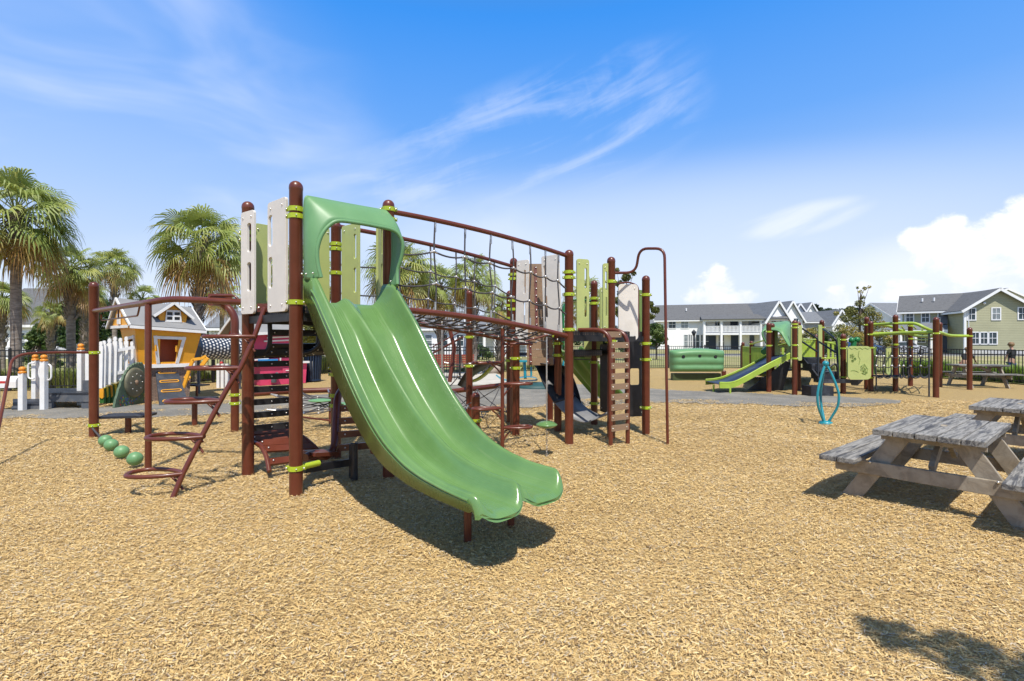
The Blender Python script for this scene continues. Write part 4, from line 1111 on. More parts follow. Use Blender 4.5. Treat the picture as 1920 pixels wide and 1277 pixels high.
tables = [((3.96, 4.545), math.atan2(.63, .776), 'grey weathered picnic table nearest the camera in the right foreground', 1.0),
          ((6.29, 6.14), math.atan2(.62, .78), 'grey picnic table behind the nearest one, cut off by the right edge', 1.0),
          ((None, None), R(-14), 'grey picnic table by the black fence, beyond the brown posts of the smaller play structure', 1.0)]
for i, ((x, y), rz, lab, sc) in enumerate(tables):
    o = pt if i == 0 else copy_tree(pt)
    if x is None: q = G(1832, 724); x, y = q.x, q.y
    o.location = (x, y, 0); o.rotation_euler = (0, 0, rz); o['label'] = lab
# ------------------------------------------------------------------ teal spinner
def spinner():
    p = G(1548, 794); t = thing('spinner', (p.x, p.y, 0), 'teal standing spinner of three bowed tubes meeting at a ball', 'spinner'); zt = pz(682, 794)
    for k, a0 in enumerate((200, 320, 80)):
        u = V((math.cos(R(a0)), math.sin(R(a0)), 0)); M = MB()
        pr = [(.0, zt), (.05, zt-.09), (.125, zt-.27), (.185, zt-.46), (.205, zt-.60), (.18, zt-.78), (.10, .14), (.03, .0)]
        pr = [(r, z) for r, z in pr]; M.tube(crom([V((p.x, p.y, 0))+u*r+V((0, 0, z)) for r, z in pr], 5), .021, 10); M.build('bowed_tube', M_teal, t)
    M = MB(); M.ball((p.x, p.y, zt), .055, 12); M.build('top_ball', M_teal, t)
    M = MB(); M.lathe([(.11, -.02), (.11, .03), (.05, .05), (.0001, .05)], (p.x, p.y, 0), 16); M.build('base', M_teal, t)
spinner()
# teal see-saw like rocker with seats, seen through the structure
def rocker():
    p = G(1005, 727); t = thing('rocker', (p.x, p.y, 0), 'teal multi-seat rocker on a shadow-toned base seen between the brown posts', 'rocker')
    def w_(x, y): return W(x, y, 724)
    M = MB(); M.lathe([(.75, .0), (.75, .08), (.6, .14), (.0001, .16)], (p.x, p.y, 0), 20); M.build('base_mound', mat('shaded_teal_base', (.015, .06, .06), .6), t)  # shadow below the rocker is put into the mound's dark colour
    M = MB(); M.loft([[V(q)+V((0, k, 0)) for q in crom([w_(930, 703), w_(945, 712), w_(975, 714), w_(1003, 713), w_(1006, 709), w_(990, 706), w_(970, 708), w_(950, 706)], 4)] for k in (-.35, .35)], True); M.build('seat_shell', M_teal, t)
    M = MB(); M.tube([w_(985, 710), w_(984, 690), w_(983, 678)], .05, 8); M.tube([w_(996, 705), w_(996, 688)], .035, 8); M.build('stem', M_teal, t)
    M = MB(); M.box(w_(980, 677), (.75, .4, .06)); M.box(w_(1018, 677), (.75, .4, .06)); M.build('seat', M_teal, t)
    M = MB(); M.tube([w_(1052, 712), w_(1055, 690), w_(1060, 660)], .03, 8); M.box(w_(1056, 709), (.5, .5, .15)); M.build('handle', M_teal, t)
rocker()
# ------------------------------------------------------------------ green moulded wall (tunnel side) and bollard
def green_wall():
    by = 712; t = thing('green_play_wall', (G(1305, by).x, G(1305, by).y, 0), 'bulging green plastic play wall with three round holes in front of the fence', 'play panel')
    a = W(1255, 697, by); b = W(1356, 697, by); w = b.x-a.x; y0 = a.y; h = pz(658, by)-pz(698, by)
    rows = []; n = 40
    for j in range(25):
        v = j/24; row = []
        for i in range(n+1):
            u = i/n; edge = 1-abs(2*u-1)**8; ed2 = 1-abs(2*v-1)**10
            taper = lerp(.965, 1.0, v); x = a.x+w/2+(u-.5)*w*taper
            rib = .5+.5*abs(math.sin(math.pi*(v*3+.02)))
            d = .42*(max(0, edge)**.5)*(max(0, ed2)**.5)*(.80+.20*rib)
            z = a.z+h*v*(1+.10*math.sin(math.pi*u)*(v))
            row.append(V((x, y0-d, z)))
        rows.append(row)
    M = MB(); M.loft(rows, True)
    M.loft([[V((p.x, y0+.05, p.z)) for p in r] for r in (rows[0], rows[-1])], True)
    for r in (rows[0], rows[-1]): M.loft([r, [V((p.x, y0+.05, p.z)) for p in r]], False)
    for s in (0, -1): M.loft([[r[s] for r in rows], [V((r[s].x, y0+.05, r[s].z)) for r in rows]], False)
    M.build('shell', M_hood, t)
    M = MB()
    for x in (1275, 1305, 1334):
        c = W(x, 668 if x != 1305 else 666, by); M.lathe([(.0001, 0), (.060, 0), (.068, .02), (.058, .05)], (c.x, y0-.36, c.z), 14, M=Matrix.Rotation(R(90), 3, 'X'))
    M.build('hole', M_black, t)
    M = MB(); q = W(1259, 711, by); e = W(1348, 711, by); M.box(((q.x+e.x)/2, y0-.05, .11), (e.x-q.x, .3, .30)); M.build('base', mat('shaded_olive_base', (.05, .07, .02), .6), t)  # base olive darkened to stand for the shade it lies in
    q = G(1357, 709); t2 = thing('bollard', (q.x, q.y, 0), 'short brown post with a lime foot beside the green play wall', 'post')
    M = MB(); M.lathe([(.09, -.1), (.09, .26), (.085, .29), (.05, .31), (.0001, .31)], (q.x, q.y, 0), 14); M.build('stub', M_brown, t2)
    M = MB(); M.box((q.x+.05, q.y-.08, .05), (.30, .2, .06)); M.build('foot', M_lime, t2)
green_wall()
# ------------------------------------------------------------------ stepping pads
def pad(x, y, by, w, d, rz, lab, tube=.045):
    p = G(x, by); z = pz(y, by); t = thing('stepping_pad', (p.x, p.y, 0), lab, 'stepping pad', 'stepping pads'); M = MB()
    M.tube([(p.x, p.y, -.1), (p.x, p.y, z-.02)], tube, 14); M.build('pad_post', M_brown, t)
    c, s = math.cos(rz), math.sin(rz); M = MB(); M.slab([(q[0]-w/2, q[1]-d/2) for q in rrect(w, d, .06)], [], (p.x, p.y, z), (c, s, 0), (-s, c, 0), .035); M.build('pad_top', M_rubber, t)
pad(240.5, 779, 811, .70, .42, R(12), 'flat dark stepping pad on a brown post between the two left beam posts')
pad(365, 748, 798, .66, .45, R(10), 'flat dark stepping pad on a brown post in front of the black ramp board')
pad(369, 722, 744, .52, .4, R(-8), 'small dark seat on a thin red post right of the orange playhouse', .03)
# ------------------------------------------------------------------ litter bin, bench, lamp, boulders
def bin_():
    p = G(585, 715); t = thing('litter_bin', (p.x, p.y, 0), 'dark blue slatted litter bin with a domed lid near the fence', 'litter bin'); r = .30; z = 1.02
    M = MB()
    for k in range(24):
        a = 2*math.pi*k/24; q = V((p.x+r*math.cos(a), p.y+r*math.sin(a), 0)); M.beam(q+V((0, 0, .04)), q+V((.0, 0, z))+V((math.cos(a), math.sin(a), 0))*.05, .05, .012, up=V((math.cos(a), math.sin(a), 0)))
    M.build('slats', M_navy, t)
    M = MB(); M.lathe([(r+.02, .02), (r+.03, .05), (r+.02, .08)], (p.x, p.y, 0), 24); M.lathe([(r+.07, z-.03), (r+.09, z), (r+.07, z+.03)], (p.x, p.y, 0), 24); M.build('ring', M_navy, t)
    M = MB(); M.lathe([(r-.05, .05), (r-.04, z-.03), (r-.08, z-.03)], (p.x, p.y, 0), 20); M.build('liner', M_black, t)
    M = MB(); M.lathe([(r+.08, z+.02), (r+.03, z+.10), (.16, z+.14), (.10, z+.10)], (p.x, p.y, 0), 24); M.build('lid', M_navy, t)
bin_()
def bench():
    p = G(848, 708); t = thing('bench', (p.x, p.y, 0), 'reddish slatted park bench with black iron frame beyond the gate', 'bench'); w = 1.75
    M = MB()
    for i in range(5): M.box((p.x, p.y+.30+.02*i, .50+.09*i+.05), (w, .02, .075))
    M.build('backrest', M_redwood, t); M = MB()
    for i in range(4): M.box((p.x, p.y-.1+.1*i, .45), (w, .085, .025))
    M.build('seat', M_redwood, t)
    for s in (-1, 1):
        M = MB(); x = p.x+s*w*.44; M.tube([(x, p.y-.12, -.05), (x, p.y-.12, .43), (x, p.y+.26, .43)], .022, 6); M.tube([(x, p.y+.22, -.05), (x, p.y+.29, .45), (x, p.y+.40, .95)], .022, 6); M.build('leg', M_black2, t)
bench()
def lamp(x, by, ytop, lab):
    p = G(x, by); z = pz(ytop, by); t = thing('street_lamp', (p.x, p.y, 0), lab, 'street lamp'); M = MB()
    M.lathe([(.20, 0), (.20, .3), (.12, .5), (.08, 1.0), (.065, z-.9), (.08, z-.8)], (p.x, p.y, 0), 10); M.build('pole', M_black2, t)
    M = MB(); M.lathe([(.10, z-.8), (.30, z-.35), (.27, z-.32), (.06, z-.12), (.0001, z)], (p.x, p.y, 0), 12); M.build('lantern', M_black2, t)
lamp(1301, 664, 617, 'black street lamp with lantern head in front of the white house')
for i, (x, y, r, lab) in enumerate(((1122, 697, .42, 'large tan boulder seen between the right posts of the big structure'), (1100, 694, .28, 'small grey boulder left of the large tan one'), (925, 700, .35, 'rounded tan boulder beyond the black belt seat'))):
    p = G(x, y); M = MB(); prof = 12; vs = []
    M.ball((p.x, p.y, r*.5), r, 12, (1.2, 1, .75)); M.v = [tuple(V(v)+V((noise.noise(V(v)*2.3), noise.noise(V(v)*2.3+V((9, 0, 0))), noise.noise(V(v)*2.3+V((0, 7, 0)))))*r*.45) for v in M.v]
    tag(M.build('boulder', M_stone), lab, 'boulder', 'boulders by the fence')
# ------------------------------------------------------------------ orange crooked playhouse
def frame_of(o, u):
    o = V(o); u = V(u); u.z = 0; u.normalize(); v = V((-u.y, u.x, 0))
    return lambda a, b, c: o+u*a+v*b+V((0, 0, c))
M_brickp = brick_mat('playhouse_brick', (.21, .145, .115), (.27, .19, .15), (.10, .08, .07), 7)
def playhouse():
    o = G(262, 755); u = V((.66, .75, 0)); T = frame_of(o, u); Wd = 1.14; Dp = 1.25
    t = thing('playhouse', (o.x, o.y, 0), 'crooked orange playhouse with grey roof, dormer window and brick base', 'playhouse')
    def P(x, y): pass
    z1, z2, z3 = .84, .93, 1.80
    fb = [T(.04, .0, z1), T(Wd-.06, 0, z1), T(Wd-.06, Dp, z1), T(.04, Dp, z1)]
    M = MB(); M.hexa([T(.06, .06, -.1), T(Wd-.08, .06, -.1), T(Wd-.08, Dp-.1, -.1), T(.06, Dp-.1, -.1)], [T(.0, .04, z1), T(Wd-.02, .04, z1), T(Wd-.02, Dp-.1, z1), T(.0, Dp-.1, z1)]); M.build('base', M_brickp, t)
    M = MB(); M.hexa([T(-.04, -.05, z1), T(Wd+.02, -.05, z1), T(Wd+.02, Dp+.02, z1), T(-.04, Dp+.02, z1)], [T(-.05, -.05, z2), T(Wd+.03, -.05, z2), T(Wd+.03, Dp+.02, z2), T(-.05, Dp+.02, z2)]); M.build('floor_trim', M_white, t)
    # flared walls: front with window opening
    A = T(0, 0, z2); B = T(Wd-.02, 0, z2); C = T(Wd+.14, -.16, z3-.06); D_ = T(-.12, -.16, z3+.08)
    def bil(a, b, c, d, x, y): return a.lerp(b, x).lerp(d.lerp(c, x), y)
    def wall(a, b, c, d, hole, nm='wall'):
        M = MB(); x0, x1, y0, y1, k = hole
        xs = [0, x0, x1, 1]; 
        q = lambda x, y: bil(a, b, c, d, x, y)
        quads = [(0, 0, x0, 1), (x1, 0, 1, 1), (x0, y1, x1, 1), (x0, 0, x1, y0)]
        for (p0, r0, p1, r1) in quads:
            if p1-p0 < .01 or r1-r0 < .01: continue
            M.add([q(p0, r0), q(p1, r0), q(p1, r1), q(p0, r1)], [(0, 1, 2, 3)])
        w = M.build(nm, M_orange, t, solid=.03); return q
    hq = wall(A, B, C, D_, (.36, .66, .05, .72, 0))
    E_ = T(0, Dp, z2); Fp = T(-.12, Dp+.1, z3+.05)
    h2 = wall(E_, A, D_, Fp, (.42, .80, .02, .66, 0))
    M = MB(); M.add([B, T(Wd-.02, Dp, z2), T(Wd+.14, Dp+.1, z3-.08), C], [(0, 1, 2, 3)]); M.add([E_, T(Wd-.02, Dp, z2), T(Wd+.14, Dp+.1, z3-.08), Fp], [(0, 1, 2, 3)]); M.build('wall', M_orange, t, solid=.03)
    for (q, hx) in ((hq, (.33, .69, .02, .77)), (h2, (.38, .84, 0, .72))):
        M = MB(); a, b, c, d = q(hx[0], hx[2]), q(hx[1], hx[2]), q(hx[1]+.05, hx[3]), q(hx[0]-.05, hx[3]-.03)
        nrm = (b-a).cross(d-a).normalized()*.03
        for p, r in ((a, d), (b, c), (d, c)): M.beam(p+nrm, r+nrm+(r-p).normalized()*.04, .03, .07, up=(r-p).cross(nrm))
        M.build('window_frame', M_white, t)
    M = MB(); q = T(.62*Wd, .5, 1.2); M.add([T(.15, .30, z2), T(1.1, .30, z2), T(1.1, .30, 1.72), T(.15, .30, 1.72)], [(0, 1, 2, 3)]); M.build('inner_panel', mat('rust_red_panel', (.50, .10, .03), .5, .1, 3), t, solid=.03)
    M = MB()
    for x in (.33, .68): c = hq(x, .45); M.box(c+V((0, -.07, 0)), (.03, .05, .16))
    M.build('shutter_grip', M_orange, t)
    # roof
    rz_ = 2.62; g = []
    eL, eR = T(-.25, -.28, 1.88), T(1.37, -.28, 1.77); rL, rR = T(-.36, .60, 2.56), T(1.28, .60, 2.40); bL, bR = T(-.40, Dp+.22, 1.84), T(1.37, Dp+.25, 1.74)
    M = MB(); M.add([eL, eR, rR, rL], [(0, 1, 2, 3)]); M.add([rL, rR, bR, bL], [(0, 1, 2, 3)]); r_ = M.build('roof', M_roof2p, t, solid=.05)
    M = MB(); M.beam(eL+V((0, 0, -.03)), eR+V((0, 0, -.03)), .03, .07); M.beam(eL, rL, .03, .055); M.beam(bL, rL, .03, .055); M.beam(rR, eR, .03, .05); M.build('fascia', M_white, r_)
    M = MB(); gl_ = [T(-.24, -.12, 1.84), T(-.30, Dp+.1, 1.84), T(-.28, .60, 2.46)]; M.add(gl_, [(0, 1, 2)]); M.build('gable', M_orange, t, solid=.03); M = MB(); M.add([T(Wd+.12, -.1, 1.74), T(Wd+.12, Dp+.1, 1.74), T(Wd+.04, .60, 2.32)], [(0, 1, 2)]); M.build('gable', M_orange, t, solid=.03)
    M = MB(); M.box(T(-.31, .55, 2.05), (.03, .26, .26), rz=math.atan2(u.y, u.x)); M.build('gable_window', M_white, t)
    M = MB(); M.beam(T(-.27, -.12, 1.86), T(-.33, Dp+.1, 1.86), .03, .07); M.build('gable_trim', M_white, t)
    # dormer
    x0, x1 = .40, .96; yf = -.06; M = MB()
    M.hexa([T(x0, yf, 2.02), T(x1, yf, 1.98), T(x1, .5, 1.98), T(x0, .5, 2.02)], [T(x0-.03, yf, 2.20), T(x1+.03, yf, 2.16), T(x1+.03, .5, 2.16), T(x0-.03, .5, 2.20)])
    M.add([T(x0-.03, yf, 2.20), T(x1+.03, yf, 2.16), T(.68, yf, 2.42), T(x0-.03, .55, 2.20), T(x1+.03, .55, 2.16), T(.68, .55, 2.42)], [(0, 1, 2), (3, 5, 4), (0, 2, 5, 3), (1, 4, 5, 2)]); dm = M.build('dormer', M_orange, t)
    M = MB(); M.add([T(x0-.14, yf-.10, 2.13), T(.68, yf-.10, 2.47), T(.68, .56, 2.47), T(x0-.14, .5, 2.13)], [(0, 1, 2, 3)]); M.add([T(x1+.14, yf-.10, 2.09), T(.68, yf-.10, 2.47), T(.68, .56, 2.47), T(x1+.14, .5, 2.09)], [(0, 1, 2, 3)]); M.build('dormer_roof', M_roof2p, dm, solid=.04)
    M = MB(); M.beam(T(x0-.15, yf-.12, 2.12), T(.68, yf-.12, 2.47), .03, .06); M.beam(T(x1+.15, yf-.12, 2.08), T(.68, yf-.12, 2.47), .03, .06); M.build('bargeboard', M_white, dm)
    M = MB(); ww = .36; x = .50
    hs = [[(.04, .05), (.16, .05), (.16, .13), (.04, .13)], [(.20, .05), (.32, .05), (.32, .13), (.20, .13)], [(.04, .17), (.16, .17), (.16, .25), (.04, .25)], [(.20, .17), (.32, .17), (.32, .25), (.20, .25)]]
    M.slab([(0, 0), (ww, -.01), (ww-.03, .30), (.03, .30)], hs, T(x, yf-.03, 1.99), T(1, 0, 0)-T(0, 0, 0), (0, 0, 1), .03); M.build('window_frame', M_white, dm)
    M = MB(); M.add([T(x+.02, yf-.012, 2.02), T(x+ww-.02, yf-.012, 2.02), T(x+ww-.02, yf-.012, 2.27), T(x+.02, yf-.012, 2.27)], [(0, 1, 2, 3)]); M.build('pane', mat('dark_opening', (.03, .03, .03), .5), dm)
    # sloped black climbing board with orange grips
    a, b = W(290.5, 690, 751), W(331, 689, 747.5); c, d = G(299, 762), G(353, 757)
    t2 = thing('ramp_board', T(.9, -.6, 0), 'black sloping climbing board with four orange grip slots leaning on the orange playhouse', 'climbing board')
    M = MB(); M.add([a, b, d, c], [(0, 1, 2, 3)]); M.build('board', M_darkgrey2, t2, solid=.04)
    for k in (.16, .41, .66, .91):
        L1, R1 = a.lerp(c, k), b.lerp(d, k); p0, p1 = L1.lerp(R1, .20), L1.lerp(R1, .80); up = (a-c).normalized()*.045; nr = (b-a).cross(c-a).normalized()*-.03
        if nr.y > 0: nr = -nr
        pts = []; 
        for i in range(9): an = R(-90+180*i/8); pts.append(p1+(p1-p0).normalized()*.045*math.cos(an)+up*math.sin(an)+nr)
        for i in range(9): an = R(90+180*i/8); pts.append(p0+(p1-p0).normalized()*.045*math.cos(an)+up*math.sin(an)+nr)
        M = MB(); M.tube(pts, .013, 6, closed=True); M.build('grip', M_orange, t2)
    M = MB(); M.beam(a+V((0, -.02, .01)), b+V((0, -.02, .01)), .03, .05); M.build('top_bar', M_orange, t2)
    # orange bent side rail
    t3 = thing('side_rail', T(Wd+.2, -.3, 0), 'bent orange frame rail standing right of the crooked playhouse', 'play frame')
    M = MB(); pts = [W(344, 727, 752), W(356, 690, 752), W(362, 674, 752), W(378, 672, 752), W(386, 668, 752)]
    for p, q in zip(pts, pts[1:]): M.beam(p, q, .05, .07)
    M.beam(W(378, 686, 752), W(389, 671, 752), .05, .09); M.build('frame', M_orange, t3)
    # flower knob
    f = T(Wd-.12, -.02, .56); M = MB()
    for k in range(6): an = R(60*k); M.ball(f+V((math.cos(an)*.06, -.03, math.sin(an)*.06)), .032, 8)
    M.ball(f+V((0, -.05, 0)), .03, 8); M.build('flower_knob', M_orange, t)
M_roof2p = mat('grey_roof_panel', (.235, .235, .235), .6, .06, 3)
M_darkgrey2 = mat('charcoal_board', (.04, .047, .06), .5, .12, 6, dust=(.16, .16, .17, .3))
playhouse()
# perforated crawl tunnel
def tunnel():
    a = W(362, 652, 738); b = W(458, 655, 728); t = thing('crawl_tunnel', ((a+b)/2)*1.0, 'round dark crawl tunnel perforated with white dots between the two playhouses', 'tunnel')
    t.location.z = 0; r = .33; M = MB(); ax = (b-a).normalized(); s = V((-ax.y, ax.x, 0)).normalized(); rows = []; n = 22; m = 14
    # a drum of plate with real holes: rows of small diamond openings
    L = (b-a).length; nx = int(L/.115); vs = []; fs = []
    for i in range(nx+1):
        for k in range(n):
            an = 2*math.pi*(k+.5*(i % 2))/n; vs.append(a+ax*(L*i/nx)+s*(r*math.cos(an))+V((0, 0, r*math.sin(an))))
    M.loft([[vs[i*n+k] for k in range(n)] for i in range(nx+1)], True, closed=True)
    o = M.build('drum', M_navy2, t)
    B = MB()
    for i in range(nx):
        for k in range(n):
            an = 2*math.pi*(k+.5*(i % 2)+.5)/n
            if False: continue
            c = a+ax*(L*(i+.5)/nx)+(s*math.cos(an)+V((0, 0, math.sin(an))))*(r+.004); e1 = ax*.034; e2 = (-s*math.sin(an)+V((0, 0, math.cos(an))))*.034
            B.add([c+e1*math.cos(q)+e2*math.sin(q) for q in [2*math.pi*j/8 for j in range(8)]], [tuple(range(8))])
    B.build('perforations', M_white, o, recalc=False)
    for q in (a, b): M = MB(); M.tube([q-ax*.03, q+ax*.03], r+.04, 28); M.build('ring', M_navy, t)
    for q in (a.lerp(b, .1), a.lerp(b, .9)): M = MB(); M.tube([(q.x, q.y, -.1), (q.x, q.y, q.z-r)], .04, 8); M.build('support', M_darkgrey, t)
M_navy2 = mat('navy_plastic_drum', (.03, .045, .075), .4, .15, 5)
tunnel()
# pink kiosk playhouse
def pink_house():
    by = 721; o = G(476, by+3); u = (G(573, by-3)-o); T = frame_of(o, u); w = u.length
    t = thing('playhouse', (o.x, o.y, 0), 'pink kiosk playhouse with white trim and grey roof behind the big structure', 'playhouse')
    M = MB(); M.hexa([T(.2, 0, 0), T(w, 0, 0), T(w, 1.4, 0), T(.2, 1.4, 0)], [T(.2, 0, .72), T(w+.05, 0, .72), T(w+.05, 1.4, .72), T(.2, 1.4, .72)]); M.build('counter', M_pink, t)
    M = MB(); M.hexa([T(0, -.1, .72), T(w+.1, -.1, .72), T(w+.1, 1.5, .72), T(0, 1.5, .72)], [T(0, -.1, .79), T(w+.1, -.1, .79), T(w+.1, 1.5, .79), T(0, 1.5, .79)]); M.build('counter_top', M_white, t)
    M = MB(); M.slab([(0, .8), (w*.7, .8), (w*.8, 1.9), (-.1, 1.9)], [[(.5, .95), (1.25, .95), (1.3, 1.35), (.5, 1.45)]], T(0, 0, 0), T(1, 0, 0)-T(0, 0, 0), (0, 0, 1), .05); M.build('wall', M_pink, t)
    M = MB(); M.slab([(0, .8), (1.4, .8), (1.4, 1.9), (0, 1.9)], [], T(0, 0, 0), T(0, 1, 0)-T(0, 0, 0), (0, 0, 1), .05); M.slab([(0, .8), (w*.8, .8), (w*.8, 1.9), (0, 1.9)], [], T(0, 1.4, 0), T(1, 0, 0)-T(0, 0, 0), (0, 0, 1), .05); M.build('wall', M_pink, t)
    M = MB()
    for z, x0, x1 in ((1.18, .05, .9), (1.5, .3, 1.4), (1.62, .4, w*.8), (.88, 0, .45)): M.beam(T(x0, -.06, z), T(x1, -.06, z+.05), .03, .05)
    for x in (.42, .85): M.beam(T(x, -.06, .8), T(x, -.06, 1.35), .03, .06, up=V((0, 1, 0)))
    M.build('trim', M_white, t)
    e0, e1, r0, r1, b0, b1 = T(-.55, -.4, 1.72), T(w*.9, -.4, 1.85), T(-.45, .7, 2.35), T(w*.8, .7, 2.45), T(-.55, 1.8, 1.72), T(w*.9, 1.8, 1.85)
    M = MB(); M.add([e0, e1, r1, r0], [(0, 1, 2, 3)]); M.add([r0, r1, b1, b0], [(0, 1, 2, 3)]); r_ = M.build('roof', M_roof2p, t, solid=.05)
    M = MB(); M.beam(e0, e1, .03, .09); M.beam(e0, r0, .03, .09); M.beam(b0, r0, .03, .09); M.build('fascia', M_white, r_)
    M = MB(); M.add([T(-.3, -.1, 1.75), T(-.3, 1.5, 1.75), T(-.3, .7, 2.3)], [(0, 1, 2)]); M.build('gable', M_red, t, solid=.03)
    for i, (x0, z0) in enumerate(((.95, .30), (1.25, .30))):
        M = MB(); M.box(T(x0+.12, -.02, .42), (.28, .02, .30), rz=math.atan2(u.y, u.x)); d_ = M.build('cupboard_door', mat('deeper_pink', (.56, .07, .14), .5, .05, 3), t)
        M = MB(); M.box(T(x0+.14, -.045, .48), (.12, .02, .03), rz=math.atan2(u.y, u.x)); M.build('handle', M_white, d_)
    M = MB(); M.tube([T(.62, -.06, .10), T(.62, -.1, .30), T(.75, -.08, .36)], .09, 10); M.build('toy_wheel', M_darkgrey, t)
    M = MB(); M.beam(T(.1, -.08, .86), T(.75, -.08, .86), .03, .07); M.build('sign_strip', mat('sky_blue_plastic', (.03, .25, .6), .5), t)
    # counter beam on white posts, left of it
    t2 = thing('white_post_row', T(-1.1, .1, 0), 'row of short white posts joined by a rail below the crawl tunnel', 'play rail'); M = MB()
    for x in (410, 418, 426): q = G(x, 727); M.box((q.x, q.y, .35), (.09, .09, .85))
    M.build('pickets', M_white, t2); M = MB(); q = G(415, 727); M.ball((q.x, q.y, .80), .05, 8); M.build('red_cap', M_red, t2)
pink_house()
# ------------------------------------------------------------------ white picket fence, flower and mosaic panels
def picket_fence():
    t = thing('picket_fence', (G(215, 762).x, G(215, 762).y, 0), 'white picket fence rising in height in front of the orange playhouse', 'picket fence')
    xs = [188, 194, 204, 214.5, 224.5, 235.5, 246]; tp = [640, 638.5, 634.5, 631, 633.5, 631, 640]; bt = [728, 726, 721, 717, 713, 709, 720]
    for x, a, b in zip(xs, tp, bt):
        by = 764-(x-188)*.12; p = W(x, b, by); q = W(x+1.5, a, by); M = MB(); h = (q-p).length; w = .085
        pr = [(-w/2, 0), (w/2, 0), (w/2, h-.12), (w*.28, h-.10), (w*.42, h-.06), (w*.3, h-.01), (0, h), (-w*.3, h-.01), (-w*.42, h-.06), (-w*.28, h-.10), (-w/2, h-.12)]
        M.slab(pr, [], p, V((.95, .3, 0)).normalized(), (q-p).normalized(), .035); M.build('picket', M_white, t)
    M = MB(); M.beam(W(184, 664, 763), W(252, 651, 758), .03, .07); M.beam(W(184, 706, 763), W(252, 694, 758), .03, .07); M.build('rail', M_white, t)
    for x0, x1, y0, lab in ((163, 175, 660, 0),):
        M = MB(); p = W(169, 718, 762); M.box((p.x, p.y, pz(690, 762)), (.15, .10, pz(660, 762)-pz(722, 762))); M.build('gate_post', M_white, t)
        M = MB(); M.box((p.x, p.y, pz(724, 762)), (.18, .2, .28)); M.build('post_base', M_darkgrey, t)
    M = MB(); p = W(167, 668, 760); M.ball(p, .05, 8); M.build('finial', M_orange, t)
    t2 = thing('flower_panel', (G(208, 763).x, G(208, 763).y, 0), 'orange and green striped flower panel below the white pickets', 'play panel')
    rnd = random.Random(2)
    for i in range(6):
        x = 188+i*8; by = 762-i*.8; top = 728-i*2.8; p = W(x, 756, by); h = pz(top, by)-pz(756, by)
        M = MB(); M.slab([(0, 0), (.11, 0), (.12, h*.5), (.10, h), (.02, h), (-.01, h*.5)], [], p, V((.95, .3, 0)).normalized(), (0, 0, 1), .04); st_ = M.build('leaf_board', M_leafb, t2)
        M = MB(); M.slab([(.005, h*.42), (.055, h*.30), (.10, h*.42), (.095, h*.95), (.055, h*1.02), (.01, h*.95)], [], p+V((0, -.03, 0)), V((.95, .3, 0)).normalized(), (0, 0, 1), .02); M.build('petal', M_orange if i % 2 == 0 else mat_yel, st_)
    # mosaic gear panel
    t3 = thing('gear_panel', (G(240, 762).x, G(240, 762).y, 0), 'dark green mosaic play panel with a scalloped edge and large wooden wheel', 'play panel')
    o = W(213, 766, 766); e = W(270, 755, 755.3); u = V((e.x-o.x, e.y-o.y, 0)); w = u.length; u.normalize(); o.z = -.02
    prof = [(0, 0), (w, 0), (w, .45), (.97*w, .92)]; n = 22
    for i in range(n+1):
        f = i/n; x = w*(.93-.93*f); base = .98*(1-f**3)*1.0+.06*f; prof.append((x, base+.035*abs(math.sin(i*1.57))))
    M = MB(); M.slab(prof, [], o, u, (0, 0, 1), .05); pn = M.build('panel', M_mosaicbase, t3)
    M = MB(); nrm = V((u.y, -u.x, 0)); c = o+u*(w*.62)+V((0, 0, .55))+nrm*.05
    MR = Matrix((u, V((0, 0, 1)), nrm)).transposed()
    M.lathe([(.0001, .03), (.30, .03), (.34, .02), (.35, 0), (.35, -.02)], c, 28, M=Matrix.Diagonal(V((1, 1, 1)))@MR); wh = M.build('wheel', mat('olive_wood_disc', (.15, .14, .085), .5, .25, 5), t3)
    M = MB(); M.lathe([(.0001, .06), (.05, .05), (.06, .03)], c, 14, M=MR); M.build('hub', M_plank, wh)
    M = MB()
    for k in range(8): an = k*.785; M.ball(c+u*(.2*math.cos(an))+V((0, 0, .2*math.sin(an)))+nrm*.035, .014, 6)
    M.build('bolts', M_bolt, wh)
    rnd = random.Random(8); cols = [mat('mosaic_blue', (.02, .07, .40), .4), mat('mosaic_red', (.45, .03, .03), .4), mat('mosaic_yellow', (.5, .42, .05), .4), mat('mosaic_green', (.10, .32, .12), .4)]
    M = MB()
    for i in range(110):
        x = rnd.uniform(.08, w*.98); z = rnd.uniform(.05, .55); f = 1-x/(.93*w); 
        if z > .9*(1-max(0, f)**1.7)-.05: continue
        M.k = rnd.randrange(4); q = o+u*x+V((0, 0, z))+nrm*.029; a = u*.016; b = V((0, 0, .016)); M.add([q-a-b, q+a-b, q+a+b, q-a+b], [(0, 1, 2, 3)])
    M.build('mosaic', cols, pn, recalc=False)
mat_yel = mat('yellow_paint', (.75, .55, .03), .5, .05, 4)
M_leafb = mat('leaf_green_paint', (.03, .12, .02), .5, .2, 9)
M_mosaicbase = mat('mosaic_grout', (.085, .13, .075), .6, .3, 12)
picket_fence()
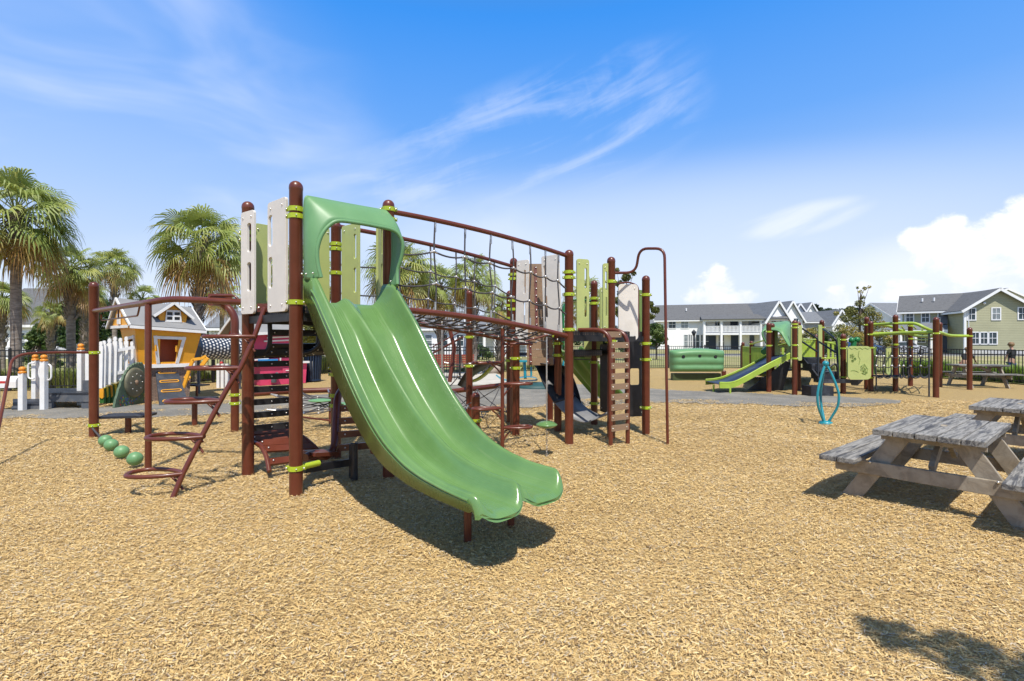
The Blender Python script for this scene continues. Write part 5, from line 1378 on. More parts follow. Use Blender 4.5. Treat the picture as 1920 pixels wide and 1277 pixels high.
# ------------------------------------------------------------------ boardwalk with white posts, toy mailbox
def boardwalk():
    c = G(110, 762); t = thing('toddler_boardwalk', (c.x, c.y, 0), 'low grey boardwalk with white posts capped by orange balls at the left', 'play deck')
    def deck_(x0, x1, ytop, yb, byn, byf, nm):
        M = MB(); zt = pz(ytop, byn); 
        a, b = G(x0, byn), G(x1, byn); c_, d_ = G(x1, byf), G(x0, byf)
        M.hexa([V((q.x, q.y, zt-.05)) for q in (a, b, c_, d_)], [V((q.x, q.y, zt)) for q in (a, b, c_, d_)]); M.build(nm, M_rubber, t)
        M = MB(); M.beam(V((a.x, a.y-.01, zt-.12)), V((b.x, b.y-.01, zt-.12)), .03, .14)
        for q in (a, b): M.box((q.x+(.1 if q is a else -.1), q.y+.02, zt/2-.1), (.16, .05, zt))
        M.build('skirt', M_darkgrey, t)
    deck_(86, 168, 737, 765, 766, 754, 'deck_top'); deck_(24, 78, 757, 768, 768, 758, 'step_top')
    for x, y0, by in ((42, 700, 770), (66, 676, 756), (82.5, 677.5, 769.5), (151.5, 656, 760)):
        p = G(x, by); z = pz(y0, by); M = MB(); M.box((p.x, p.y, z/2-.05), (.105, .105, z+.1)); o = M.build('post', M_white, t, bevel=.008)
        M = MB(); M.lathe([(.066, 0), (.072, .02), (.066, .045), (.04, .05), (.045, .06), (.062, .085), (.058, .12), (.03, .143), (.0001, .147)], (p.x, p.y, z), 14); M.build('finial', M_orange2, o)
    for (x0, x1, by) in ((53, 64, 757), (72, 96, 769)):
        M = MB(); y0, y1 = (681, 710) if x0 == 53 else (683, 713); M.tube(fillet([W(x1, y0, by), W(x0, y0, by), W(x0, y1, by), W(x1, y1, by)] if x0 == 53 else [W(x0+5, y0, by), W(x1, y0, by), W(x1, y1, by), W(x0+5, y1, by), W(x0, (y0+y1)/2, by), W(x0+5, y0, by)], .09), .018, 8); M.build('hand_loop', M_white, t)
    t2 = thing('toy_mailbox', (G(15, 768).x, G(15, 768).y, 0), 'white toy mailbox with a red flag at the far left edge', 'mailbox')
    a = W(-14, 716, 769); b = W(40, 715, 769); M = MB(); rows = []
    for q in (a, b): rows.append([q+V((0, .12*math.cos(R(k)), .0))+V((0, 0, .12*math.sin(R(k)))) for k in range(0, 181, 18)]+[q+V((0, -.12, -.13)), q+V((0, .12, -.13))])
    M.loft(rows, False, closed=True); M.add(rows[0], [tuple(range(len(rows[0])))]); M.add(rows[1], [tuple(range(len(rows[1])))]); M.build('box', M_white, t2)
    M = MB(); q = W(17, 716, 771); M.box(q+V((0, -.12, 0)), (.22, .02, .05)); M.box(q+V((.08, -.12, -.03)), (.06, .02, .08)); M.build('flag', M_red, t2)
    q = G(-8, 769); M = MB(); M.box((q.x, q.y, .25), (.1, .1, .8)); M.build('post', M_white, t2)
boardwalk()
# ------------------------------------------------------------------ black metal fence
def fence_run(pts, h, lab, sp=.115):
    c = pts[0].lerp(pts[-1], .5); t = thing('metal_fence', (c.x, c.y, 0), lab, 'fence', 'black metal fence around the playground')
    pk = MB(); rl = MB()
    for a, b in zip(pts, pts[1:]):
        L = (b-a).length; n = int(L/sp); u = (b-a)/L; rz = math.atan2(u.y, u.x)
        for i in range(n):
            q = a.lerp(b, (i+.5)/n); pk.box((q.x, q.y, h/2+.03), (.018, .018, h-.02), rz=rz)
        for z in (h, h-.17, .12): rl.beam(a+V((0, 0, z)), b+V((0, 0, z)), .03, .032)
        m = max(1, round(L/2.4))
        for i in range(m):
            q = a.lerp(b, i/m); P_ = MB(); P_.box((q.x, q.y, h/2), (.06, .06, h+.10), rz=rz); P_.lathe([(.045, 0), (.045, .02), (.0001, .04)], (q.x, q.y, h/2+h/2+.05), 4); P_.build('fence_post', M_black2, t)
    pk.build('pickets', M_black2, t); rl.build('rails', M_black2, t); return t
fp = [p for p, _ in FENCE]
fence_run(fp[0:4], 1.22, 'black metal fence behind the boardwalk and the orange playhouse')
fence_run(fp[3:7], 1.22, 'black metal fence behind the pink playhouse and the litter bin')
fence_run(fp[6:9], 1.22, 'black metal fence behind the bench and the rope bridge')
fence_run(fp[8:12], 1.22, 'black metal fence in front of the white two-storey house')
fence_run(fp[11:16], 1.18, 'black metal fence in front of the sage green house at the right')
# gate
def gate():
    a, b = G(782, 716), G(862, 712); t = thing('metal_gate', ((a+b)/2), 'black metal gate standing open to the pale path left of the rope bridge post', 'gate'); M = MB(); L = (b-a).length; n = int(L/.11); h = 1.36
    for i in range(n+1): q = a.lerp(b, i/n); M.box((q.x, q.y, h/2+.06), (.02, .02, h))
    M.build('pickets', M_black2, t); M = MB()
    for z in (.1, .5, h-.2, h+.03): M.beam(a+V((0, 0, z)), b+V((0, 0, z)), .035, .035)
    M.build('rails', M_black2, t)
    for q in (a, b): M = MB(); M.box((q.x, q.y, .75), (.08, .08, 1.6)); M.build('fence_post', M_black2, t)
gate()
# ------------------------------------------------------------------ houses
def add_window(root, c, u, w, h, grid=True, mtf=None, shut=False):
    """window centred at c on a wall whose along-direction is u (outward normal = u rotated toward the viewer)"""
    u = V(u).normalized(); nrm = V((u.y, -u.x, 0)); M = MB(); fw = .11
    M.slab([(-w/2-fw, -h/2-fw), (w/2+fw, -h/2-fw), (w/2+fw, h/2+fw), (-w/2-fw, h/2+fw)], [[(-w/2, -h/2), (w/2, -h/2), (w/2, h/2), (-w/2, h/2)]], V(c)+nrm*.03, u, (0, 0, 1), .08)
    M.beam(V(c)-u*w/2+nrm*.03, V(c)+u*w/2+nrm*.03, .05, .06)
    if grid:
        M.beam(V(c)-V((0, 0, h/2))+nrm*.028, V(c)+V((0, 0, h/2))+nrm*.028, .03, .04, up=u)
    o = M.build('window', mtf or M_trim, root)
    M = MB(); a = V(c)+nrm*.012; M.add([a-u*w/2-V((0, 0, h/2)), a+u*w/2-V((0, 0, h/2)), a+u*w/2+V((0, 0, h/2)), a-u*w/2+V((0, 0, h/2))], [(0, 1, 2, 3)]); M.build('pane', M_glass2 if (int(abs(c[0])*7.3+abs(c[2])*3.1) % 3 == 0) else M_glass, o)
    if shut:
        for s in (-1, 1): M = MB(); M.box(V(c)+u*s*(w/2+fw+.22)+nrm*.03, (.38, .06, h+.1), rz=math.atan2(u.y, u.x)); M.build('shutter', M_black2, root)
    return o
def gable_house(name, o, u, W_, Dp, H, rh, label, wall_m, roof_m, ridge='u', z0=0.0, over=.45, cat='house', group=None):
    """o front-left ground corner, u along the front; ridge along u ('u') or along depth ('v')"""
    o = V(o); u = V(u); u.z = 0; u.normalize(); v = V((-u.y, u.x, 0)); t = thing(name, o, label, cat, group)
    T = lambda a, b, c: o+u*a+v*b+V((0, 0, c+z0))
    M = MB(); M.hexa([T(0, 0, -.3), T(W_, 0, -.3), T(W_, Dp, -.3), T(0, Dp, -.3)], [T(0, 0, H), T(W_, 0, H), T(W_, Dp, H), T(0, Dp, H)])
    if ridge == 'u': M.add([T(0, 0, H), T(0, Dp, H), T(0, Dp/2, H+rh-.08), T(W_, 0, H), T(W_, Dp, H), T(W_, Dp/2, H+rh-.08)], [(0, 2, 1), (3, 4, 5)])
    else: M.add([T(0, 0, H), T(W_, 0, H), T(W_/2, 0, H+rh-.08), T(0, Dp, H), T(W_, Dp, H), T(W_/2, Dp, H+rh-.08)], [(0, 1, 2), (3, 5, 4)])
    M.build('wall', wall_m, t)
    M = MB()
    k = over
    if ridge == 'u':
        sl = rh/(Dp/2); e = H-sl*k
        q = [T(-k, -k, e), T(W_+k, -k, e), T(W_+k, Dp/2, H+rh), T(-k, Dp/2, H+rh), T(W_+k, Dp+k, e), T(-k, Dp+k, e)]
    else:
        sl = rh/(W_/2); e = H-sl*k
        q = [T(-k, Dp+k, e), T(-k, -k, e), T(W_/2, -k, H+rh), T(W_/2, Dp+k, H+rh), T(W_+k, -k, e), T(W_+k, Dp+k, e)]
    M.add([q[0], q[1], q[2], q[3]], [(0, 1, 2, 3)]); M.add([q[3], q[2], q[4], q[5]], [(0, 1, 2, 3)])
    r = M.build('roof', roof_m, t, solid=.16)
    M = MB()
    if ridge == 'u':
        M.beam(q[0]+V((0, 0, -.12)), q[1]+V((0, 0, -.12)), .12, .22)
        for a, b in ((q[0], q[3]), (q[1], q[2]), (q[4], q[2]), (q[5], q[3])): M.beam(a+V((0, 0, -.10)), b+V((0, 0, -.10)), .12, .26)
    else:
        for a, b in ((q[1], q[2]), (q[4], q[2])): M.beam(a+V((0, 0, -.10))-v*.02, b+V((0, 0, -.10))-v*.02, .12, .28)
        M.beam(q[0]+V((0, 0, -.12)), q[1]+V((0, 0, -.12)), .12, .22); M.beam(q[4]+V((0, 0, -.12)), q[5]+V((0, 0, -.12)), .12, .22)
    M.build('bargeboard', M_trim, r)
    M = MB()
    for a, b in ((0, 0), (W_, 0), (0, Dp), (W_, Dp)): M.box(T(a, b, H/2-.1), (.22, .22, H), rz=math.atan2(u.y, u.x))
    M.build('corner_trim', M_trim, t)
    M = MB(); M.tube([T(.35, -.06, .1), T(.35, -.06, H-.15)], .05, 6); M.build('downpipe', M_trim, t)
    return t, T, u
# sage green house at the right: near gable wing and the lower long wing to its left
def sage_house():
    d1 = 58; A = WD(1809, 640, d1+2.0); A.z = 0; B = WD(1936, 640, d1-0.0); B.z = 0
    zf = 1.5-(652-640)*d1/F  # foundation top
    u = B-A; w = u.length; ev = 1.5+(640-577)*(d1+1)/F; ap = 1.5+(640-541)*(d1+.8)/F
    t, T, u = gable_house('house', A, u, w, 13, ev, ap-ev, 'sage green two-storey house with white trimmed gable at the right edge', M_sage, M_roof, 'v', 0.0, .5)
    def wx(x): return w*(x-1809)/(1936-1809)
    def zz(y, d=58.5): return 1.5+(640-y)*d/F
    for x in (1821.5, 1868.5, 1917.5): add_window(t, T(wx(x), 0, zz(588)), u, .72, 1.32)
    for x in (1829.5, 1845.5, 1861.5): add_window(t, T(wx(x), 0, zz(634)), u, .78, 1.32)
    M = MB(); M.ball(T(wx(1845.5), -.12, zz(567.5)), .16, 8); M.build('vent', M_trim, t)
    M = MB(); M.beam(T(0, -.05, .1), T(w, -.05, .1), .12, .75); M.build('foundation', mat('pale_foundation', (.55, .54, .52), .8), t)
    # long wing with entry porch to the left
    d2 = 66; C_ = WD(1690, 640, d2+1.0); C_.z = 0; E_ = T(0, 4.2, 0); E_.z = 0
    u2 = E_-C_; w2 = u2.length; ev2 = 1.5+(640-581)*(d2)/F-.05
    t2, T2, u2 = gable_house('house', C_, u2, w2+4.5, 9, ev2, 2.25, 'low-pitched sage wing with grey roof and front porch joined to the gabled house', M_sage, M_roof, 'u', 0.0, .45)
    def wx2(x): return w2*(x-1690)/(1804-1690)
    def z2(y, x): d = lerp(d2+1, 62.5, (x-1690)/114); return 1.5+(640-y)*d/F
    for x in (1712, 1752, 1793): add_window(t2, T2(wx2(x), 0, z2(594.5, x)), u2, .72, 1.2)
    # porch: shed roof, columns, door
    M = MB(); a, b = wx2(1645), wx2(1806); za = z2(617, 1700)
    M.add([T2(a, -2.2, za-.15), T2(b, -2.2, za-.15), T2(b, 0, za+.75), T2(a, 0, za+.75)], [(0, 1, 2, 3)]); pr = M.build('porch_roof', M_roof2, t2, solid=.14)
    M = MB(); M.beam(T2(a, -2.2, za-.38), T2(b, -2.2, za-.38), .18, .42); M.build('porch_beam', M_trim, t2)
    for x in (1652, 1690, 1727, 1766): M = MB(); M.box(T2(wx2(x), -2.1, (za-.4)/2), (.28, .28, za-.4)); M.build('column', M_trim, t2)
    M = MB(); M.box(T2(wx2(1799), -.05, 1.25), (1.0, .08, 2.3), rz=math.atan2(u2.y, u2.x)); d_ = M.build('door', M_navy, t2)
    M = MB(); M.box(T2(wx2(1789), -.05, 1.3), (.25, .1, 2.5)); M.box(T2(wx2(1760), -1.0, .25), (wx2(1806)-wx2(1740), .1, .5)); M.build('porch_trim', M_trim, t2)
    add_window(t2, T2(wx2(1742), 0, z2(632, 1742)), u2, .7, 1.3)
    for x, y in ((1743, 571), (1773, 567)): c = T2(wx2(x), 2.0, ev2+1.25); M = MB(); M.tube([c, c+V((0, 0, .45))], .10, 8); M.build('roof_vent', M_trim, t2)
    # small flared roof between the two wings
    M = MB(); c = T2(wx2(1785), 0, z2(604, 1790)); M.add([T2(wx2(1778), -.9, c.z-.25), T2(wx2(1806), -.9, c.z-.25), T2(wx2(1806), 0, c.z+1.1), T2(wx2(1797), 0, c.z+1.1)], [(0, 1, 2, 3)]); M.build('canopy', M_roof, t2, solid=.12)
    # house behind
    o = WD(1806, 640, 84); o.z = 0
    gable_house('house', o, (1, -.05, 0), 13.5, 10, 7.3, 3.1, 'pale grey roof peak showing above the sage green house', M_wside, M_roof2, 'v', 0, .5)
    o = WD(1678, 640, 80); o.z = 0
    gable_house('house', o, (1, .1, 0), 5, 9, 5.4, 2.6, 'dark grey roof end behind the left end of the sage wing', M_wside, M_roof2, 'u', 0, .4)
sage_house()
def white_house():
    d = 84; A = WD(1232, 640, d+3); A.z = 0; B = WD(1426, 640, d-2); B.z = 0; u = B-A; w = u.length; ev = 1.5+(640-597)*d/F; 
    t, T, u = gable_house('house', A, u, w+3.1, 11, ev, 2.75, 'long white two-storey house with double veranda and grey roof', M_wside, M_roof, 'u', 0, .5)
    def wx(x): return w*(x-1232)/(1426-1232)
    def zz(y): return 1.5+(640-y)*d/F
    for x in (1262, 1286): add_window(t, T(wx(x), 0, zz(607.5)), u, 1.1, 1.3)
    for x in (1291, 1300, 1308): add_window(t, T(wx(x), 0, zz(640)), u, 1.0, 2.2)
    # veranda on two levels, right part of the front
    a, b = wx(1321), w+3.1
    for z in (2.9, ):
        M = MB(); M.hexa([T(a, -2.4, z-.35), T(b, -2.4, z-.35), T(b, 0, z-.35), T(a, 0, z-.35)], [T(a, -2.4, z), T(b, -2.4, z), T(b, 0, z), T(a, 0, z)]); M.build('veranda_floor', M_trim, t)
    M = MB(); M.add([T(a-.4, -2.9, ev-.30), T(b+.4, -2.9, ev-.30), T(b+.4, 0.2, ev+.55), T(a-.4, 0.2, ev+.55)], [(0, 1, 2, 3)]); M.build('veranda_roof', M_roof, t, solid=.14)
    M = MB(); M.beam(T(a, -2.5, ev-.45), T(b, -2.5, ev-.45), .2, .35); M.build('fascia', M_trim, t)
    for x in (1321.5, 1352.5, 1386.5, 1422.5, 1444): M = MB(); M.box(T(wx(x) if x < 1440 else w+3.0, -2.35, ev/2-.2), (.34, .34, ev-.3)); M.build('column', M_trim, t)
    M = MB(); M.beam(T(a, -2.35, 4.0), T(b, -2.35, 4.0), .1, .10); M.beam(T(a, -2.35, 3.05), T(b, -2.35, 3.05), .1, .08); n = 60
    for i in range(n): M.box(T(lerp(a, b, (i+.5)/n), -2.35, 3.5), (.12, .05, .95))
    M.build('balustrade', M_trim, t)
    for x, y, ww, hh in ((1324, 605, .6, 2.0), (1348, 605, .8, 2.0), (1413, 606, 1.5, 1.6), (1325, 640, 1.3, 2.2), (1355, 640, .8, 2.2), (1415, 640, 1.5, 2.2)): add_window(t, T(wx(x), 0, zz(y)), u, ww, hh)
    for x, y in ((1378.5, 604), (1338.5, 642), (1379.5, 641)): M = MB(); M.box(T(wx(x), -.05, zz(y)), (1.15, .08, 2.35), rz=math.atan2(u.y, u.x)); M.build('door', M_navy, t)
    M = MB(); c = T(wx(1290), 2.6, ev+1.5); M.tube([c, c+V((0, 0, .5))], .12, 8); M.build('roof_vent', M_trim, t)
    # gables stepping away to the right
    # projecting gable end
    base = T(w+.4, -2.6, 0); 
    t2, T2, u2 = gable_house('house', base, (1, .15, 0), 4.0, 9, ev-.3, 2.9, 'narrow white gabled bay at the right end of the long white house', M_wside, M_roof2, 'v', 0, .45)
    for a_ in (1.3, 2.8): add_window(t2, T2(a_, 0, 4.6), u2, .8, 1.7)
    for x, d_, wd, h, rh, lab in ((1464, 92, 4.2, 5.8, 3.2, 'white gabled house just right of the narrow bay'), (1476, 106, 5.4, 6.2, 3.4, 'second white gable of the receding row'), (1500, 112, 5.2, 6.4, 3.9, 'white gable with a wide grey roof in the middle of the row')):
        o = WD(x, 640, d_); o.z = 0; t3, T3, u3 = gable_house('house', o, (1, .12, 0), wd, 12, h, rh, lab, M_wside, M_roof2, 'v', 0, .5, group=None)
        for a_ in (.28, .72): add_window(t3, T3(wd*a_, 0, 4.9), u3, .9, 1.7)
    o = WD(1466, 640, 118); o.z = 0; gable_house('house', o, (1, .05, 0), 6.5, 9, 7.2, 3.4, 'grey roofed white house rising behind the small gables', M_wside, M_roof, 'u', 0, .5)
    o = WD(1505, 640, 100); o.z = 0
    t4, T4, u4 = gable_house('house', o, (1, -.12, 0), 6.6, 9, 5.6, 2.0, 'grey house with long roof and white gable porch left of the yellow tree', M_gside, M_roof2, 'u', 0, .5)
    o = WD(1561, 640, 97); o.z = 0; t5, T5, u5 = gable_house('house', o, (1, .1, 0), 3.4, 7, 5.2, 2.5, 'small white gable with columns next to the yellow tree', M_wside, M_roof2, 'v', 0, .4)
    for a_ in (.2, 1.2, 2.2, 3.2): M = MB(); M.box(T5(a_, -1.2, 2.3), (.25, .25, 4.6)); M.build('column', M_trim, t5)
    o = WD(1196, 640, 100); o.z = 0; gable_house('house', o, (1, .05, 0), 5.2, 9, 5.2, 2.4, 'grey house half hidden left of the long white house', M_gside, M_roof2, 'u', 0, .4)
white_house()
def far_houses():
    specs = [
        (-30, 640, 42, (1, .12, 0), 5.6, 9, 3.2, 3.2, 'white house with big dark grey roof behind the largest palm', M_wside, M_roof, 'u'),
        (55, 640, 52, (1, .05, 0), 5.2, 8, 3.0, 2.4, 'white house with grey roof behind the conifer', M_wside, M_roof, 'u'),
        (176, 640, 44, (1, .0, 0), 4.2, 7, 2.5, 2.2, 'beige sided house with grey roof between the thin palms', M_gside, M_roof2, 'u'),
        (395, 640, 46, (1, .15, 0), 3.4, 7, 2.9, 1.6, 'white house seen between the palm trunks and the pink playhouse', M_wside, M_roof2, 'u'),
        (700, 640, 55, (1, .0, 0), 10.5, 8, 3.1, 1.9, 'long low white house with grey roof behind the rope bridge', M_wside, M_roof2, 'u'),
        (880, 640, 48, (1, .1, 0), 7.2, 8, 2.7, 1.5, 'white house with a columned porch right of the bench', M_wside, M_roof2, 'u'),
        (1560, 640, 130, (1, .0, 0), 22, 9, 3.2, 1.6, 'far grey house behind the yellow tree', M_gside, M_roof2, 'u')]
    for x, y, d, u, w, dp, h, rh, lab, wm, rm, rg in specs:
        o = WD(x, 640, d); o.z = 0; t, T, uu = gable_house('house', o, u, w, dp, h, rh, lab, wm, rm, rg, 0, .4)
        n = max(2, int(w/1.7))
        for i in range(n): add_window(t, T(w*(i+.5)/n, 0, min(1.6, h-1.3)), uu, .7, 1.2, False)
        if x == 880:
            for i in range(7): M = MB(); M.box(T(.4+i*1.0, -1.5, 1.2), (.22, .22, 2.4)); M.build('column', M_trim, t)
            M = MB(); M.add([T(0, -1.8, 2.4), T(w, -1.8, 2.4), T(w, 0, 2.9), T(0, 0, 2.9)], [(0, 1, 2, 3)]); M.build('porch_roof', M_roof2, t, solid=.15)
far_houses()
# ------------------------------------------------------------------ palms
def leaf_mat(name, stops, tr=.25, k=1.0):
    m, N, b = bsdf_mat(name); a = N.n('ShaderNodeAttribute', attribute_name='tone')
    N.put(b.inputs['Base Color'], N.ramp(a.outputs['Fac'], stops)); b.inputs['Roughness'].default_value = .5
    if tr:
        out = [n for n in N.t.nodes if n.type == 'OUTPUT_MATERIAL'][0]; tl = N.n('ShaderNodeBsdfTranslucent'); N.put(tl.inputs[0], N.ramp(a.outputs['Fac'], [(p, tuple(min(1, c*1.25) for c in col)) for p, col in stops])); mx = N.n('ShaderNodeMixShader'); mx.inputs[0].default_value = tr
        N.t.links.new(b.outputs[0], mx.inputs[1]); N.t.links.new(tl.outputs[0], mx.inputs[2]); N.t.links.new(mx.outputs[0], out.inputs[0])
    return m
M_palm = leaf_mat('palm_leaf', [(0, (.30, .17, .06)), (.12, (.40, .29, .09)), (.25, (.36, .35, .09)), (.5, (.30, .35, .085)), (.8, (.20, .27, .065)), (1, (.38, .41, .16))], .3)
def make_trunk_mat():
    m, N, b = bsdf_mat('palm_trunk'); tc = N.n('ShaderNodeTexCoord'); mp = N.n('ShaderNodeMapping'); N.put(mp.inputs[0], tc.outputs['Object']); mp.inputs['Scale'].default_value = (3, 3, 14)
    f = N.noise(mp.outputs[0], 1.6, 6, .7)
    N.put(b.inputs['Base Color'], N.ramp(f, [(.3, (.11, .085, .068)), (.5, (.24, .20, .165)), (.7, (.37, .33, .28))])); b.inputs['Roughness'].default_value = .9
    bp = N.n('ShaderNodeBump'); bp.inputs['Strength'].default_value = .8; bp.inputs['Distance'].default_value = .04; N.put(bp.inputs['Height'], f); N.put(b.inputs['Normal'], bp.outputs[0]); return m
M_ptrunk = make_trunk_mat()
def set_tone(ob, vals):
    at_ = ob.data.attributes.new('tone', 'FLOAT', 'FACE'); at_.data.foreach_set('value', np.array(vals, dtype=np.float32))
def palm(x, y, h, cr, label, seed, r=.17, boots=.4, lean=(0, 0), nf=44, low=-55):
    """sabal palm: h crown centre height, cr frond reach"""
    rnd = random.Random(seed); t = thing('palm_tree', (x, y, 0), label, 'palm tree', None)
    M = MB(); n = 22; c = []
    for i in range(n+1):
        f = i/n; c.append(V((x+lean[0]*f*f, y+lean[1]*f*f, -.1+(h+.05)*f)))
    rs = [r*(1.18-.25*min(1, i/6)+.04*math.sin(i*2.3+seed)+(.12 if i > n*(1-boots) else 0)) for i in range(n+1)]
    M.tube(c, rs, 14); o = M.build('trunk', M_ptrunk, t)
    M = MB(); k = 0; zb0 = h*(1-boots); nb = int(h*boots/.075)
    for i in range(nb):       # old leaf bases criss-crossed round the upper trunk
        f = zb0/h+boots*i/nb; q = V((x+lean[0]*f*f, y+lean[1]*f*f, h*f)); 
        for j in range(3):
            an = i*2.4+j*2.09; ra = V((math.cos(an), math.sin(an), 0)); tg = V((-math.sin(an), math.cos(an), 0)); L = rnd.uniform(.20, .44)*(r/.17)
            a = q+ra*r*1.05; tip = a+ra*L*.55+V((0, 0, L))+tg*rnd.uniform(-.1, .1); w = tg*.065
            M.add([a-w, a+w, tip+w*.5, tip-w*.5, a+ra*.05+V((0, 0, .02))], [(0, 1, 2, 3), (0, 4, 3), (1, 2, 4)])
    if M.v: M.build('leaf_bases', M_ptrunk, o)
    top = c[-1]; vs = []; fs = []; tones = []; ph_ = 2.39996
    pet = MB()
    nf = int(nf*1.08)
    for i in range(nf):
        f = i/nf; el = R(82-(82-low)*(f**.85)+rnd.uniform(-9, 9)); an = i*ph_+rnd.uniform(-.25, .25)
        hd = V((math.cos(an), math.sin(an), 0)); d = hd*math.cos(el)+V((0, 0, math.sin(el))); L = cr*rnd.uniform(.44, .62)
        dry = 1 if f > .80 else 0
        p0 = top+V((0, 0, rnd.uniform(-.1, .15))); p1 = p0+d*L*.5; p2 = p0+d*L-V((0, 0, L*.14))
        pet.tube([p0, p1, p2], [.02, .016, .011], 4, caps=False)
        dr = (p2-p1).normalized(); dr = (dr-V((0, 0, .22))).normalized(); side = dr.cross(V((0, 0, 1))); 
        if side.length < .1: side = V((-hd.y, hd.x, 0))
        side.normalize(); side = (side*math.cos(rl_ := rnd.uniform(-.9, .9))+side.cross(dr)*math.sin(rl_)).normalized(); up = side.cross(dr); nl = 22; FL = cr*rnd.uniform(.42, .54)
        base_t = rnd.uniform(.36, .95) if not dry else rnd.uniform(0, .22)
        if f > .62 and not dry: base_t = rnd.uniform(.2, .55)
        for j in range(nl):
            g = (j+.5)/nl*2-1; a = g*R(112); ld = dr*math.cos(a)+side*math.sin(a)
            cost = p2-dr*.0; ll = FL*(1-.30*abs(g)**1.5)*rnd.uniform(.88, 1.06); w = side*math.cos(a)-dr*math.sin(a); fold = up*.04*(1-abs(g))*(-1)
            ww = cr*.0132; q0 = cost; q1 = cost+ld*ll*.5+up*(.10*ll*abs(g))+w*0; droop = rnd.uniform(.22, .66)*(1.6 if dry else 1)*ll
            q2 = cost+ld*ll*.80+up*(.12*ll*abs(g))-V((0, 0, droop*.42)); q3 = cost+ld*ll*.97+up*(.10*ll*abs(g))-V((0, 0, droop*1.1))
            o0 = len(vs); vs += [q0-w*ww*.25, q0+w*ww*.25, q1-w*ww+up*.012, q1+w*ww, q2-w*ww*.75+up*.01, q2+w*ww*.75, q3]
            fs += [(o0, o0+2, o0+3, o0+1), (o0+2, o0+4, o0+5, o0+3), (o0+4, o0+6, o0+5)]
            tt = max(0, min(1, base_t+rnd.uniform(-.1, .1))); tones += [tt, tt*.96, max(0, tt-.10)]
    M = MB(); M.add(vs, fs, False); cw = M.build('crown', M_palm, t, recalc=False); set_tone(cw, tones); pet.build('petioles', mat_petiole, cw)
    return t
mat_petiole = mat('petiole_green', (.16, .19, .05), .5, .2, 5)
def palm_px(xp, ycrown, d, rad, label, seed, trunk_px, **kw):
    p = WD(xp, 640, d); h = 1.5+(640-ycrown)*d/F; th = math.atan2(abs(xp-960), F)
    palm(p.x, p.y, h, rad*d/F*math.cos(th)*1.0, label, seed, r=trunk_px*d/F/2*math.cos(th)*.92, **kw)
palm_px(30, 402, 15.5, 158, 'tallest thick-trunked palm at the far left edge', 1, 27, boots=.30, nf=60, low=-62)
palm_px(133, 505, 18.5, 82, 'palm with shaggy criss-cross trunk second from the left', 2, 21, boots=.45, nf=46)
palm_px(97, 590, 24, 46, 'short young palm with green fan leaves between the two thick palms', 3, 13, boots=.9, nf=30, low=-30)
palm_px(160, 548, 26, 52, 'slim palm just behind the leftmost brown post', 4, 13, boots=.8, nf=34)
palm_px(215, 498, 25, 62, 'rounded palm above the orange playhouse roof', 5, 12, boots=.5, nf=40)
palm_px(268, 560, 27, 46, 'low yellowish palm right of the orange playhouse ridge', 6, 12, boots=.6, nf=34)
palm_px(366, 458, 18, 112, 'broad palm with spreading crown left of the beige panels', 7, 19, boots=.8, nf=58, low=-58, lean=(.35, 0))
palm_px(416, 555, 27, 50, 'smooth thin-trunked palm right of the broad palm', 8, 10, boots=.1, nf=32)
palm_px(556, 505, 22, 82, 'palm crown seen behind the tallest brown post', 9, 14, boots=.6, nf=44)
palm_px(752, 508, 21, 84, 'palm directly behind the slide hood and first bridge ropes', 10, 15, boots=.6, nf=48)
palm_px(826, 540, 23, 62, 'smaller palm between the rope bridge and the plain brown post', 11, 14, boots=.6, nf=40)
palm_px(889, 522, 22, 60, 'palm behind the plain brown post with a tufted crown', 12, 11, boots=.8, nf=42)
palm_px(937, 575, 26, 40, 'pale-trunked palm left of the brown plank climber', 13, 13, boots=.9, nf=26)
palm_px(1098, 562, 30, 56, 'palm glimpsed between the pale green panels', 14, 10, boots=.5, nf=30)
palm_px(5, 560, 20, 70, 'low palm fronds at the far left behind the thickest trunk', 16, 12, boots=.6, nf=36)
# ------------------------------------------------------------------ broadleaf trees
def leaf_cloud(blobs, n, size, seed, tone=(.2, 1), up=.3):
    rnd = np.random.default_rng(seed); B = np.array(blobs, dtype=float); wt = B[:, 3]**2; wt /= wt.sum()
    idx = rnd.choice(len(B), n, p=wt); dr = rnd.normal(size=(n, 3)); dr /= np.linalg.norm(dr, axis=1)[:, None]
    rad = B[idx, 3]*rnd.uniform(.25, 1.0, n)**.45; fl = B[idx, 4] if B.shape[1] > 4 else np.ones(n)
    c = B[idx, :3]+dr*rad[:, None]*np.stack([np.ones(n), np.ones(n), fl], 1)
    nn = dr*.5+rnd.normal(size=(n, 3))*.6+np.array([0, 0, up]); nn /= np.linalg.norm(nn, axis=1)[:, None]
    a = np.cross(nn, rnd.normal(size=(n, 3))); a /= np.linalg.norm(a, axis=1)[:, None]; b = np.cross(nn, a)
    s = size*rnd.uniform(.6, 1.3, n)[:, None]
    Vv = np.stack([c-a*s, c-b*s*.55, c+a*s, c+b*s*.55], 1).reshape(-1, 3)
    bt = rnd.uniform(tone[0], tone[1], len(B))
    tn = np.clip(bt[idx]+rnd.uniform(-.22, .22, n), 0, 1)
    return Vv, tn
